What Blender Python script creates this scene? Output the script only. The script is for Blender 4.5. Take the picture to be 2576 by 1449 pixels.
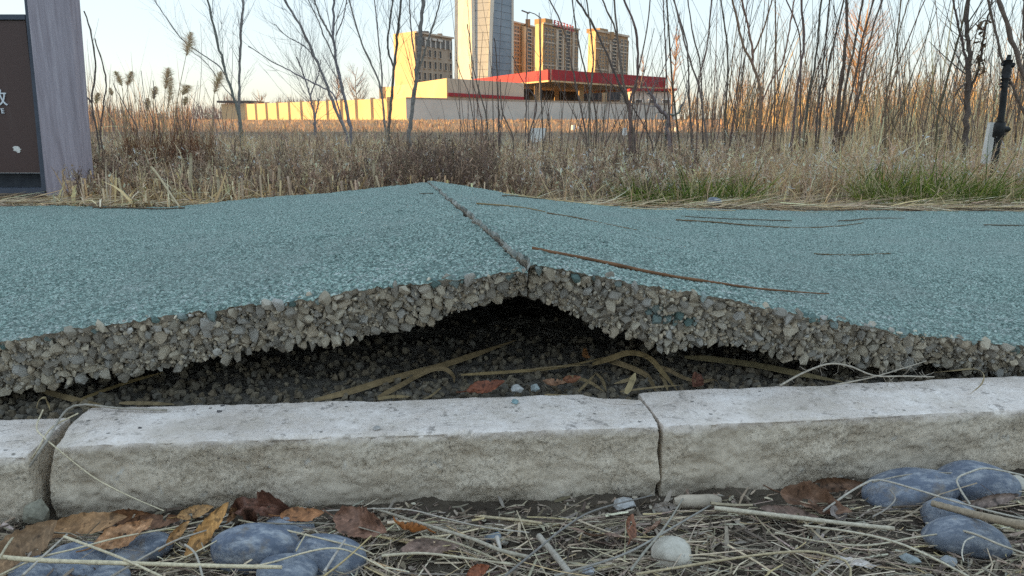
import bpy, bmesh, math, random
import numpy as np
from mathutils import Vector, Matrix, Euler

for o in list(bpy.data.objects):
    bpy.data.objects.remove(o)
random.seed(7)
RNG = np.random.default_rng(7)
R = math.radians
sc = bpy.context.scene
COL = sc.collection

# ------------------------------------------------------------------ camera
FPX, HORIZON, CAM_H = 1860.0, 299.0, 0.245          # focal length / horizon row in a 2576 px wide frame
PITCH = math.atan((724.5 - HORIZON) / FPX)
cam_d = bpy.data.cameras.new('camera')
cam_d.lens = 36 * FPX / 2576
cam_d.sensor_width = 36
cam_d.clip_start, cam_d.clip_end = 0.02, 6000
cam = bpy.data.objects.new('camera', cam_d)
cam.location = (0, 0, CAM_H)
cam.rotation_euler = (math.pi / 2 - PITCH, 0, 0)
COL.objects.link(cam)
sc.camera = cam

# ------------------------------------------------------------------ sky, sun, exposure
SUN_AZ, SUN_EL = R(272), R(8)                        # low sun from the left
world = bpy.data.worlds.new('World')
sc.world = world
world.use_nodes = True
wn = world.node_tree
bg = wn.nodes['Background']
sky = wn.nodes.new('ShaderNodeTexSky')
sky.sky_type = 'NISHITA'
sky.sun_disc = False
sky.sun_elevation, sky.sun_rotation = SUN_EL, SUN_AZ
sky.dust_density, sky.ozone_density, sky.air_density = 0.5, 2.8, 1.0
gam = wn.nodes.new('ShaderNodeGamma')                # soft contrast over the whole sky, as in the phone picture
gam.inputs[1].default_value = 0.12
wn.links.new(sky.outputs[0], gam.inputs[0])
bw = wn.nodes.new('ShaderNodeRGBToBW')
wn.links.new(gam.outputs[0], bw.inputs[0])
vm = wn.nodes.new('ShaderNodeMix'); vm.data_type = 'VECTOR'; vm.clamp_factor = False
vm.inputs[0].default_value = 2.7                     # keeps the colour of the sky that the soft contrast takes out
wn.links.new(bw.outputs[0], vm.inputs[4]); wn.links.new(gam.outputs[0], vm.inputs[5])
wn.links.new(vm.outputs[1], bg.inputs[0])
bg.inputs[1].default_value = 0.14
sun_d = bpy.data.lights.new('sun', 'SUN')
sun_d.energy, sun_d.angle, sun_d.color = 2.2, R(0.5), (1.0, 0.60, 0.22)
sun = bpy.data.objects.new('sun', sun_d)
S_DIR = Vector((math.sin(SUN_AZ) * math.cos(SUN_EL), math.cos(SUN_AZ) * math.cos(SUN_EL), math.sin(SUN_EL)))
sun.rotation_euler = S_DIR.to_track_quat('Z', 'Y').to_euler()
COL.objects.link(sun)
sc.view_settings.view_transform = 'Standard'
sc.view_settings.look = 'None'
sc.view_settings.gamma = 1
sc.view_settings.use_curve_mapping = False
sc.view_settings.exposure = 2.7
sc.render.engine = 'CYCLES'
sc.cycles.use_denoising = False
sc.cycles.max_bounces = 6
sc.cycles.sample_clamp_indirect = 8

# ------------------------------------------------------------------ photograph pixel -> point in the place
CP, SP = math.cos(PITCH), math.sin(PITCH)
def ray(px, py):
    x, y = (px - 1288) / FPX, (724.5 - py) / FPX
    return Vector((x, y * SP + CP, y * CP - SP))
def atz(px, py, z=0.0):
    d = ray(px, py); t = (z - CAM_H) / d.z
    return Vector((d.x * t, d.y * t, z))
def aty(px, py, Y):
    d = ray(px, py); t = Y / d.y
    return Vector((d.x * t, Y, CAM_H + d.z * t))
def atpl(px, py, a, b):                               # the vertical plane Y = a + b X
    d = ray(px, py); t = a / (d.y - b * d.x)
    return Vector((d.x * t, d.y * t, CAM_H + d.z * t))

# ------------------------------------------------------------------ numpy noise
def _hash(ix, iy, iz, s):
    h = (ix.astype(np.int64) * 374761393 + iy.astype(np.int64) * 668265263 + iz.astype(np.int64) * 2147483647 + s * 974711) & 0x7fffffff
    h = ((h ^ (h >> 13)) * 1274126177) & 0x7fffffff
    return ((h ^ (h >> 16)) & 0xffff) / 65535.0
def vnoise(P, s=0):
    P = np.asarray(P, float); I = np.floor(P).astype(np.int64); f = P - I; f = f * f * (3 - 2 * f)
    out = 0
    for dx in (0, 1):
        for dy in (0, 1):
            for dz in (0, 1):
                w = (f[..., 0] if dx else 1 - f[..., 0]) * (f[..., 1] if dy else 1 - f[..., 1]) * (f[..., 2] if dz else 1 - f[..., 2])
                out = out + w * _hash(I[..., 0] + dx, I[..., 1] + dy, I[..., 2] + dz, s)
    return out * 2 - 1
def fbm(P, sc_=1.0, oct_=4, s=0, gain=0.5):
    P = np.asarray(P, float) * sc_; a, o = 1.0, 0
    for k in range(oct_):
        o = o + a * vnoise(P + 17.3 * k, s + k); P = P * 2.03; a *= gain
    return o
def cells(P2, size, s=0):                             # distance to nearest jittered cell centre and that cell's number
    Q = np.asarray(P2, float) / size; I = np.floor(Q).astype(np.int64); best = np.full(Q.shape[:-1], 9.0); idv = np.zeros(Q.shape[:-1])
    z = np.zeros(Q.shape[:-1], np.int64)
    for dx in (-1, 0, 1):
        for dy in (-1, 0, 1):
            a, b = I[..., 0] + dx, I[..., 1] + dy
            cx, cy = a + 0.1 + 0.8 * _hash(a, b, z, s), b + 0.1 + 0.8 * _hash(a, b, z + 1, s)
            d = np.hypot(Q[..., 0] - cx, Q[..., 1] - cy); m = d < best
            best = np.where(m, d, best); idv = np.where(m, _hash(a, b, z + 2, s), idv)
    return best, idv

# ------------------------------------------------------------------ geometry helpers
class Geo:
    def __init__(self):
        self.V, self.Q, self.T, self.C, self.qm, self.tm, self.n = [], [], [], [], [], [], 0
    def add(self, V, quads=None, tris=None, col=(0.5, 0.5, 0.5), mi=0):
        V = np.asarray(V, float).reshape(-1, 3)
        c = np.asarray(col, float)
        if c.ndim == 1: c = np.tile(c[:3], (len(V), 1))
        self.V.append(V); self.C.append(c)
        if quads is not None and len(quads):
            q = np.asarray(quads, np.int64).reshape(-1, 4); self.Q.append(q + self.n); self.qm.append(np.full(len(q), mi) if np.isscalar(mi) else np.asarray(mi))
        if tris is not None and len(tris):
            t = np.asarray(tris, np.int64).reshape(-1, 3); self.T.append(t + self.n); self.tm.append(np.full(len(t), mi) if np.isscalar(mi) else np.asarray(mi))
        self.n += len(V)
    def box(self, c, s, rot=None, col=(0.5, 0.5, 0.5), mi=0):
        v = np.array([[x, y, z] for x in (-1, 1) for y in (-1, 1) for z in (-1, 1)], float) * np.asarray(s) / 2
        if rot is not None: v = v @ np.array(rot.to_3x3()).T if hasattr(rot, 'to_3x3') else v @ np.asarray(rot).T
        self.add(v + np.asarray(c), quads=BOXQ, col=col, mi=mi)
    def hexa(self, b4, t4, col=(0.5, 0.5, 0.5), mi=0):   # solid from a bottom ring and a top ring of 4
        self.add(np.array([list(p) for p in b4] + [list(p) for p in t4]), quads=[[3, 2, 1, 0], [4, 5, 6, 7], [0, 1, 5, 4], [1, 2, 6, 5], [2, 3, 7, 6], [3, 0, 4, 7]], col=col, mi=mi)
    def mesh(self, name, mats, smooth=False):
        me = bpy.data.meshes.new(name)
        V = np.concatenate(self.V); C = np.concatenate(self.C)
        nq = sum(len(q) for q in self.Q); nt = sum(len(t) for t in self.T)
        loops = np.concatenate([q.ravel() for q in self.Q] + [t.ravel() for t in self.T]).astype(np.int32)
        me.vertices.add(len(V)); me.vertices.foreach_set('co', V.astype(np.float32).ravel())
        me.loops.add(len(loops)); me.loops.foreach_set('vertex_index', loops)
        me.polygons.add(nq + nt)
        st = np.concatenate([np.arange(nq) * 4, nq * 4 + np.arange(nt) * 3]).astype(np.int32)
        me.polygons.foreach_set('loop_start', st)
        mi = np.concatenate(self.qm + self.tm).astype(np.int32)
        for m in (mats if isinstance(mats, (list, tuple)) else [mats]): me.materials.append(m)
        me.polygons.foreach_set('material_index', mi)
        me.polygons.foreach_set('use_smooth', np.full(nq + nt, smooth))
        a = me.color_attributes.new('col', 'FLOAT_COLOR', 'POINT')
        a.data.foreach_set('color', np.concatenate([C, np.ones((len(C), 1))], 1).astype(np.float32).ravel())
        me.update(calc_edges=True); me.validate()
        return me
BOXQ = [[0, 1, 3, 2], [4, 6, 7, 5], [0, 4, 5, 1], [2, 3, 7, 6], [0, 2, 6, 4], [1, 5, 7, 3]]

def obj(name, me, parent=None, label=None, cat=None, group=None, kind=None):
    o = bpy.data.objects.new(name, me.mesh(name, M['plain']) if isinstance(me, Geo) else me)
    COL.objects.link(o)
    if parent is not None: o.parent = parent
    tag(o, label, cat, group, kind)
    return o
def tag(o, label=None, cat=None, group=None, kind=None):
    if label: o['label'] = label
    if cat: o['category'] = cat
    if group: o['group'] = group
    if kind: o['kind'] = kind
def thing(name, label, cat, loc=(0, 0, 0), group=None):
    o = bpy.data.objects.new(name, None); COL.objects.link(o); o.location = loc; o.empty_display_size = 0.1
    tag(o, label, cat, group)
    return o

def tubes(g, P, Rr, sides=5, col=(0.3, 0.25, 0.2), mi=0, cap=True):
    """P (n,K,3) centre lines, Rr (n,K) radii -> n tubes in g."""
    P = np.asarray(P, float); Rr = np.asarray(Rr, float)
    if P.ndim == 2: P = P[None]; Rr = Rr[None]
    n, K, _ = P.shape
    T = np.gradient(P, axis=1); T /= np.linalg.norm(T, axis=2, keepdims=True) + 1e-12
    ref = np.where(np.abs(T[:, :1, 2:3]) > 0.8, np.array([1.0, 0, 0]), np.array([0, 0, 1.0]))
    A = np.cross(T, ref); A /= np.linalg.norm(A, axis=2, keepdims=True) + 1e-12
    B = np.cross(T, A)
    th = np.arange(sides) * 2 * math.pi / sides
    V = P[:, :, None] + Rr[:, :, None, None] * (np.cos(th)[:, None] * A[:, :, None] + np.sin(th)[:, None] * B[:, :, None])
    i = np.arange(n)[:, None, None] * K * sides + np.arange(K - 1)[None, :, None] * sides
    j = np.arange(sides)[None, None]
    j2 = (j + 1) % sides
    Q = np.stack([i + j, i + sides + j, i + sides + j2, i + j2], -1).reshape(-1, 4)
    c = np.asarray(col, float)
    if c.ndim == 2: c = np.repeat(c, K * sides, 0)
    Tr = None
    if cap and sides > 3:
        Tr = []
        for k in (0, K - 1):
            base = np.arange(n) * K * sides + k * sides
            for m in range(1, sides - 1):
                Tr.append(np.stack([base, base + m, base + m + 1] if k else [base, base + m + 1, base + m], -1))
        Tr = np.concatenate(Tr)
    g.add(V.reshape(-1, 3), quads=Q, tris=Tr, col=c, mi=mi)

def blades(g, base, d, L, W, bend, col, K=3, side=None, tip=0.12, wide=0.35, mi=0):
    """Ribbon leaves: base (n,3), direction d (n,3), length, width, bend vector, colour per blade."""
    base = np.asarray(base, float); n = len(base)
    L = np.broadcast_to(L, n)[:, None, None]; W = np.broadcast_to(W, n)[:, None, None]
    t = np.linspace(0, 1, K + 1)[None, :, None]
    d = d / (np.linalg.norm(d, axis=1, keepdims=True) + 1e-9)
    C = base[:, None] + d[:, None] * L * t + np.asarray(bend)[:, None] * L * t * t
    if side is None:
        a = RNG.uniform(0, 2 * math.pi, n); side = np.stack([np.cos(a), np.sin(a), RNG.normal(0, 0.3, n)], 1)
    side = side / np.linalg.norm(side, axis=1, keepdims=True)
    prof = np.clip(np.minimum(0.55 + t / wide * 0.45, (1 - t) / (1 - wide) * (1 - tip) + tip), 0, 1)
    off = side[:, None] * W * prof * 0.5
    V = np.stack([C - off, C + off], 2)
    i = np.arange(n)[:, None] * (K + 1) * 2 + np.arange(K)[None] * 2
    Q = np.stack([i, i + 1, i + 3, i + 2], -1).reshape(-1, 4)
    g.add(V.reshape(-1, 3), quads=Q, col=np.repeat(np.asarray(col), (K + 1) * 2, 0), mi=mi)

def pal(n, colours, weights=None, jit=0.18):
    c = np.asarray(colours, float); k = RNG.choice(len(c), n, p=None if weights is None else np.asarray(weights) / sum(weights))
    return np.clip(c[k] * (1 + RNG.normal(0, jit, (n, 1))) * (1 + RNG.normal(0, 0.04, (n, 3))), 0.01, 0.9)

def resample(pts, n):
    P = np.array([list(p) for p in pts], float)
    # Catmull-Rom through the points
    if len(P) > 2:
        E = np.vstack([2 * P[0] - P[1], P, 2 * P[-1] - P[-2]]); out = []
        for i in range(1, len(E) - 2):
            t = np.linspace(0, 1, 12, endpoint=False)[:, None]
            p0, p1, p2, p3 = E[i - 1], E[i], E[i + 1], E[i + 2]
            out.append(0.5 * (2 * p1 + (p2 - p0) * t + (2 * p0 - 5 * p1 + 4 * p2 - p3) * t ** 2 + (3 * p1 - p0 - 3 * p2 + p3) * t ** 3))
        P = np.vstack(out + [P[-1:]])
    s = np.concatenate([[0], np.cumsum(np.linalg.norm(np.diff(P, axis=0), axis=1))])
    u = np.linspace(0, s[-1], n)
    return np.stack([np.interp(u, s, P[:, k]) for k in range(3)], 1)

# ------------------------------------------------------------------ materials
M = {}
class NT:
    def __init__(self, name):
        self.m = bpy.data.materials.new(name); self.m.use_nodes = True
        self.t = self.m.node_tree; self.b = self.t.nodes['Principled BSDF']
        self.b.inputs['Specular IOR Level'].default_value = 0.25
        M[name] = self.m
    def n(self, typ, **kw):
        x = self.t.nodes.new(typ)
        for k, v in kw.items(): setattr(x, k, v)
        return x
    def l(self, a, b): self.t.links.new(a, b)
    def coord(self, scale=(1, 1, 1), gen='Object'):
        c = self.n('ShaderNodeTexCoord'); mp = self.n('ShaderNodeMapping'); mp.inputs['Scale'].default_value = scale
        self.l(c.outputs[gen], mp.inputs[0]); return mp.outputs[0]
    def noise(self, vec, scale, detail=6, rough=0.6):
        x = self.n('ShaderNodeTexNoise'); x.inputs['Scale'].default_value = scale; x.inputs['Detail'].default_value = detail; x.inputs['Roughness'].default_value = rough
        self.l(vec, x.inputs['Vector']); return x.outputs['Fac']
    def voro(self, vec, scale, feature='F1', out='Distance'):
        x = self.n('ShaderNodeTexVoronoi', feature=feature); x.inputs['Scale'].default_value = scale; self.l(vec, x.inputs['Vector']); return x.outputs[out]
    def ramp(self, fac, stops):
        x = self.n('ShaderNodeValToRGB'); e = x.color_ramp.elements
        while len(e) < len(stops): e.new(0.5)
        for k, (p, c) in enumerate(stops): e[k].position = p; e[k].color = (*c, 1) if len(c) == 3 else c
        self.l(fac, x.inputs[0]); return x.outputs[0]
    def mix(self, fac, a, b, mode='MIX'):
        x = self.n('ShaderNodeMix', data_type='RGBA', blend_type=mode)
        for v, i in ((fac, 0), (a, 6), (b, 7)):
            if hasattr(v, 'links'): self.l(v, x.inputs[i])
            elif i == 0: x.inputs[0].default_value = v
            else: x.inputs[i].default_value = (*v, 1)
        return x.outputs[2]
    def math(self, op, a, b=0.0):
        x = self.n('ShaderNodeMath', operation=op)
        for v, i in ((a, 0), (b, 1)):
            if hasattr(v, 'links'): self.l(v, x.inputs[i])
            else: x.inputs[i].default_value = v
        return x.outputs[0]
    def bump(self, h, strength=0.5, dist=0.01, prev=None):
        x = self.n('ShaderNodeBump'); x.inputs['Strength'].default_value = strength; x.inputs['Distance'].default_value = dist
        self.l(h, x.inputs['Height'])
        if prev is not None: self.l(prev, x.inputs['Normal'])
        return x.outputs[0]
    def done(self, col=None, normal=None, rough=0.85, metal=0, spec=None):
        if col is not None:
            if hasattr(col, 'links'): self.l(col, self.b.inputs['Base Color'])
            else: self.b.inputs['Base Color'].default_value = (*col, 1)
        if normal is not None: self.l(normal, self.b.inputs['Normal'])
        if hasattr(rough, 'links'): self.l(rough, self.b.inputs['Roughness'])
        else: self.b.inputs['Roughness'].default_value = rough
        self.b.inputs['Metallic'].default_value = metal
        if spec is not None: self.b.inputs['Specular IOR Level'].default_value = spec
        return self.m

def two_tone(name, a, b, scale, rough=0.85, bump=0.3, bdist=0.004, detail=6, lo=0.35, hi=0.65, stretch=(1, 1, 1), bscale=None, spec=None):
    t = NT(name); v = t.coord(stretch); f = t.noise(v, scale, detail)
    c = t.ramp(f, [(lo, a), (hi, b)])
    nb = t.bump(t.noise(v, bscale or scale * 3, 5), bump, bdist)
    return t.done(c, nb, rough, spec=spec)

def attr_mat(name, scale=200, var=0.5, rough=0.8, bump=0.3, bdist=0.001, stretch=(1, 1, 1), spec=0.2, transl=0.0):
    t = NT(name); a = t.n('ShaderNodeAttribute', attribute_name='col'); v = t.coord(stretch); f = t.noise(v, scale, 5)
    k = t.ramp(f, [(0.3, (1 - var,) * 3), (0.7, (1 + var * 0.4,) * 3)])
    c = t.mix(1.0, a.outputs['Color'], k, 'MULTIPLY')
    t.done(c, t.bump(f, bump, bdist), rough, spec=spec)
    if transl:
        tr = t.n('ShaderNodeBsdfTranslucent'); t.l(c, tr.inputs[0]); mx = t.n('ShaderNodeMixShader'); mx.inputs[0].default_value = transl
        t.l(t.b.outputs[0], mx.inputs[1]); t.l(tr.outputs[0], mx.inputs[2]); t.l(mx.outputs[0], t.t.nodes['Material Output'].inputs[0])
    return t.m

two_tone('plain', (0.3, 0.3, 0.3), (0.35, 0.35, 0.35), 5)
attr_mat('straw', 400, 0.35, 0.75, 0.3, 0.0006)
attr_mat('bark', 60, 0.4, 0.85, 0.6, 0.002)
attr_mat('veg', 120, 0.25, 0.85, 0.0, transl=0.3)
attr_mat('plume', 60, 0.2, 0.85, 0.0, transl=0.5)
attr_mat('stone', 260, 0.4, 0.9, 0.7, 0.0012)
attr_mat('far', 0.5, 0.15, 0.9, 0.0)

# ------------------------------------------------------------------ the setting: the path slabs
NA, NB = 0.651, 0.083                                  # near edge of the path: Y = NA + NB X
FA, FB = 2.12, -0.04                                   # far edge
XCN = (atpl(1315, 672, NA, NB).x + atpl(1345, 663, NA, NB).x) / 2
XCF = atpl(1075, 455, FA, FB).x
def prof(pix, a, b, x0, ext):
    pts = sorted([(atpl(x, y, a, b).x - x0, atpl(x, y, a, b).z) for x, y in pix] + ext)
    return np.array([p[0] for p in pts]), np.array([p[1] for p in pts])
nearL = prof([(0, 852), (130, 830), (270, 808), (500, 776), (760, 746), (1000, 712), (1210, 688), (1315, 672)], NA, NB, XCN, [(-3.2, 0.0), (-0.95, 0.004), (-0.75, 0.022)])
nearR = prof([(1345, 661), (1480, 687), (1700, 722), (1900, 758), (2080, 792), (2330, 836), (2576, 862)], NA, NB, XCN, [(0.75, 0.012), (0.95, 0.003), (3.2, 0.0)])
botL = prof([(0, 1000), (60, 985), (120, 972), (200, 945), (330, 938), (360, 925), (440, 925), (560, 900), (600, 885), (680, 880), (740, 865), (830, 865), (920, 850), (1000, 825), (1100, 805), (1200, 772), (1260, 752), (1322, 735)], NA + 0.03, NB, XCN, [(-3.2, -0.06), (-0.8, -0.045)])
botR = prof([(1328, 735), (1400, 775), (1500, 828), (1600, 845), (1690, 878), (1800, 862), (1900, 880), (2000, 903), (2120, 913), (2250, 928), (2330, 915), (2480, 943), (2576, 947)], NA + 0.03, NB, XCN, [(0.8, -0.045), (3.2, -0.06)])
farL = prof([(0, 517), (250, 521), (420, 520), (520, 512), (620, 501), (830, 485), (960, 470), (1075, 457)], FA, FB, XCF, [(-3.2, 0.0)])
farR = prof([(1076, 454), (1170, 467), (1270, 486), (1390, 505), (1500, 516), (1640, 524), (1800, 527), (2100, 530), (2576, 531)], FA, FB, XCF, [(3.2, 0.0)])
def slab_base(w, u, right):
    n_, f_ = (nearR, farR) if right else (nearL, farL)
    zn, zf = np.interp(w, *n_), np.interp(w, *f_)
    X = XCN + w + u * (XCF - XCN)
    yn, yf = NA + NB * (XCN + w), FA + FB * (XCF + w)
    return X, yn + u * (yf - yn), zn + u * (zf - zn)
def slab_z(X, Y):
    w = X - XCN; u = 0.3
    for _ in range(5):
        yn, yf = NA + NB * (XCN + w), FA + FB * (XCF + w)
        u = (Y - yn) / (yf - yn); w = X - XCN - u * (XCF - XCN)
    return float(slab_base(np.array(w), np.array(u), w > 0)[2])
def on_path(px, py, lift=0.0):                         # the point of the path surface seen at a pixel
    d = ray(px, py); lo, hi = 0.45, 3.0
    for k in range(400):
        t = lo + (hi - lo) * k / 400; p = Vector((0, 0, CAM_H)) + d * t
        if p.z < slab_z(p.x, p.y) + lift: break
    return Vector((p.x, p.y, slab_z(p.x, p.y) + lift))

# added unseen building on the left, placed to shade the whole near ground
two_tone('render_wall', (0.50, 0.46, 0.40), (0.58, 0.54, 0.47), 0.8)
two_tone('dark_glass', (0.03, 0.035, 0.04), (0.06, 0.065, 0.07), 0.5, 0.2, 0.0)
s2 = Vector((math.sin(SUN_AZ), math.cos(SUN_AZ), 0)); q2 = Vector((-s2.y, s2.x, 0))
if q2.y > 0: q2 = -q2
e0 = s2 * 40 - q2 * 14; e1 = s2 * 40 + q2 * 62
blk = thing('shade_caster', 'added plain building out of view left of the path, casting the near shade', 'building', e0)
ax_, ay_ = (e1 - e0).normalized(), s2
g = Geo(); L_ = (e1 - e0).length; Hh = 8.6
g.hexa([(0, 0, -1), ax_ * L_ + Vector((0, 0, -1)), ax_ * L_ + ay_ * 12 + Vector((0, 0, -1)), ay_ * 12 + Vector((0, 0, -1))], [Vector((0, 0, Hh)), ax_ * L_ + Vector((0, 0, Hh)), ax_ * L_ + ay_ * 12 + Vector((0, 0, Hh)), ay_ * 12 + Vector((0, 0, Hh))])
obj('wall', g.mesh('wall', M['render_wall']), blk)
g = Geo(); c_ = ax_ * (L_ / 2) + ay_ * 6 + Vector((0, 0, Hh + 0.16)); g.box(c_, (L_ + 0.6, 12.6, 0.3), Matrix.Rotation(math.atan2(ax_.y, ax_.x), 3, 'Z'))
obj('roof', g.mesh('roof', M['render_wall']), blk)
wm = Geo(); wm.box((0, 0, 0), (1.6, 0.08, 1.5), Matrix.Rotation(math.atan2(ax_.y, ax_.x), 3, 'Z')); wme = wm.mesh('window', M['dark_glass'])
for fl_ in range(2):
    for k in range(18):
        o = obj('window', wme, blk); o.location = ax_ * (2.5 + k * 4.2) + Vector((0, 0, 2.2 + fl_ * 3.5)) - ay_ * 0.02

t = NT('teal_paint'); v = t.coord()
pores = t.voro(v, 270); pores2 = t.voro(v, 600)
wear = t.noise(v, 7, 8, 0.7); fine = t.noise(v, 330, 3, 0.6); mid_ = t.noise(v, 230, 5, 0.75)
c = t.ramp(mid_, [(0.34, (0.19, 0.315, 0.275)), (0.5, (0.41, 0.565, 0.495)), (0.66, (0.74, 0.83, 0.75))])
c = t.mix(t.ramp(wear, [(0.35, (0, 0, 0)), (0.75, (0.5, 0.5, 0.5))]), c, (0.36, 0.44, 0.40))
c = t.mix(t.math('MULTIPLY', t.ramp(pores, [(0.35, (0, 0, 0)), (0.60, (1, 1, 1))]), 0.7), c, (0.06, 0.10, 0.09))
chalk = t.ramp(t.math('ADD', t.math('MULTIPLY', t.noise(v, 26, 8, 0.8), 0.75), t.math('MULTIPLY', fine, 0.55)), [(0.70, (0, 0, 0)), (0.80, (1, 1, 1))])
sep = t.n('ShaderNodeSeparateXYZ'); t.l(v, sep.inputs[0])
edge = t.ramp(sep.outputs[1], [(0.62, (0.9, 0.9, 0.9)), (1.0, (0.35, 0.35, 0.35))])   # most scuffed along the broken edge
c = t.mix(t.math('MULTIPLY', chalk, edge), c, (0.78, 0.80, 0.76))
grime = t.ramp(t.noise(v, 3.2, 6, 0.65), [(0.50, (0, 0, 0)), (0.72, (0.6, 0.6, 0.6))])
c = t.mix(grime, c, (0.30, 0.355, 0.32))
bare = t.ramp(t.noise(v, 19, 9, 0.8), [(0.62, (0, 0, 0)), (0.70, (0.65, 0.65, 0.65))]); c = t.mix(bare, c, (0.40, 0.41, 0.375))
spots = t.ramp(t.voro(v, 42), [(0.03, (1, 1, 1)), (0.06, (0, 0, 0))])
c = t.mix(t.math('MULTIPLY', spots, 0.6), c, (0.33, 0.24, 0.14))
nb = t.bump(t.math('SUBTRACT', mid_, t.math('MULTIPLY', pores, 1.2)), 0.8, 0.005)
nb = t.bump(pores2, 0.5, 0.0015, nb)
t.done(c, nb, 0.75, spec=0.25)
two_tone('cement_paste', (0.26, 0.225, 0.18), (0.46, 0.41, 0.335), 90, 0.95, 1.0, 0.004, bscale=160)

two_tone('worn_edge', (0.16, 0.19, 0.18), (0.50, 0.49, 0.45), 45, 0.95, 1.0, 0.004, bscale=150)

def make_slab(right):
    g = Geo()
    ws = np.concatenate([np.arange(0, 0.8, 0.0022), np.arange(0.8, 1.9, 0.008), np.arange(1.9, 3.2, 0.05)]) + (0.0025 if right else 0.002)
    if not right: ws = -ws[::-1]
    us = np.concatenate([np.arange(0, 0.3, 0.0015), np.arange(0.3, 1.0, 0.004), [1.0]])
    Wg, Ug = np.meshgrid(ws, us)
    X, Y, Z = slab_base(Wg, Ug, right)
    jag = fbm(np.stack([Y * 22, X * 0, Y * 0], -1), 1, 4, 31 if right else 33) * 0.004
    X = X + jag * np.exp(-np.abs(Wg) / 0.02)
    ej = fbm(np.stack([X * 30, X * 0 + 3, X * 0], -1), 1, 4, 35) * 0.006
    Y = Y + ej * np.exp(-Ug / 0.02)
    P2 = np.stack([X, Y], -1)
    d1, i1 = cells(P2 * np.array([0.8, 1.0]), 0.0050, 3); d2, i2 = cells(P2 + 5, 0.011, 4)
    Z = Z + (0.45 - d1) * 0.0040 * (0.3 + i1) + (i2 - 0.5) * 0.0022 + fbm(np.stack([X, Y, X * 0], -1), 6, 3, 5) * 0.0018
    lipd = np.exp(-np.abs(Wg) / 0.006) * 0.002 + np.exp(-Ug / 0.004) * 0.0035
    Z = Z - lipd + (0.003 if right else -0.001) * np.exp(-np.abs(Wg) / 0.03) * (1 - 0.45 * Ug)
    nu, nw = X.shape
    top = np.stack([X, Y, Z], -1)
    idx = np.arange(nu * nw).reshape(nu, nw)
    q = np.stack([idx[:-1, :-1], idx[:-1, 1:], idx[1:, 1:], idx[1:, :-1]], -1).reshape(-1, 4)
    g.add(top.reshape(-1, 3), quads=q, mi=0)
    # broken near face, then the underside
    nv = 12
    bz = np.interp(ws, *(botR if right else botL))
    tv = np.linspace(0, 1, nv)[:, None]
    e = top[0]
    face = np.empty((nv, nw, 3))
    face[:, :, 0] = e[None, :, 0]; face[:, :, 1] = e[None, :, 1] + 0.007 * np.minimum(tv * 6, 1) + 0.03 * tv; face[:, :, 2] = e[None, :, 2] * (1 - tv) + (bz[None] + 0.002) * tv
    nz = fbm(face, 110, 3, 8)
    face[1:, :, 1] += nz[1:] * 0.004
    face[0] = e
    fi = np.arange(nv * nw).reshape(nv, nw)
    g.add(face.reshape(-1, 3), quads=np.stack([fi[1:, :-1], fi[1:, 1:], fi[:-1, 1:], fi[:-1, :-1]], -1).reshape(-1, 4), mi=1)
    ub = np.array([0.0, 0.02, 0.05, 0.1, 0.2, 0.35, 0.6, 1.0])
    Wb, Ub = np.meshgrid(ws, ub)
    Xb, Yb, Zb = slab_base(Wb, Ub, right)
    tt = np.clip(Ub / 0.05, 0, 1)
    under = np.stack([Xb, Yb + 0.034 * (1 - Ub), bz[None] * (1 - tt) + (Zb - 0.052) * tt + fbm(np.stack([Xb, Yb, Xb * 0], -1), 60, 2, 9) * 0.003], -1)
    under[0] = face[-1]
    ui = np.arange(under.shape[0] * nw).reshape(-1, nw)
    g.add(under.reshape(-1, 3), quads=np.stack([ui[1:, :-1], ui[1:, 1:], ui[:-1, 1:], ui[:-1, :-1]], -1).reshape(-1, 4), mi=1)
    # side at the crack and the far edge
    k = 0 if right else nw - 1
    low = top[:, k].copy(); low[:, 0] += (0.003 if right else -0.003)
    tk = np.clip(us / 0.05, 0, 1); low[:, 2] = bz[k] * (1 - tk) + (low[:, 2] - 0.05) * tk
    low[:, 1] += 0.034 * (1 - us)
    mid = top[:, k].copy(); mid[:, 2] -= 0.005; mid[:, 0] += fbm(top[:, k] * 1.0, 60, 3, 12) * 0.004 + (-0.0005 if right else 0.001)
    sv = np.stack([top[:, k], mid, low]); si = np.arange(3 * nu).reshape(3, nu)
    sq = np.stack([si[:-1, :-1], si[:-1, 1:], si[1:, 1:], si[1:, :-1]], -1).reshape(-1, 4)
    g.add(sv.reshape(-1, 3), quads=sq, mi=np.where(np.arange(len(sq)) < nu - 1, 2, 1))
    fl = top[-1].copy(); fl[:, 2] -= 0.05
    fv = np.stack([top[-1], fl]); fj = np.arange(2 * nw).reshape(2, nw)
    g.add(fv.reshape(-1, 3), quads=np.stack([fj[:-1, :-1], fj[:-1, 1:], fj[1:, 1:], fj[1:, :-1]], -1).reshape(-1, 4), mi=1)
    o = obj('path_slab', g.mesh('path_slab', [M['teal_paint'], M['cement_paste'], M['worn_edge']], True), kind='structure')
    o['label'] = ('right teal path slab lifted at the crack, under the long brown twig' if right else 'left teal path slab rising to the crack, without twigs on it')
    return o
slabL, slabR = make_slab(False), make_slab(True)

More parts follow.
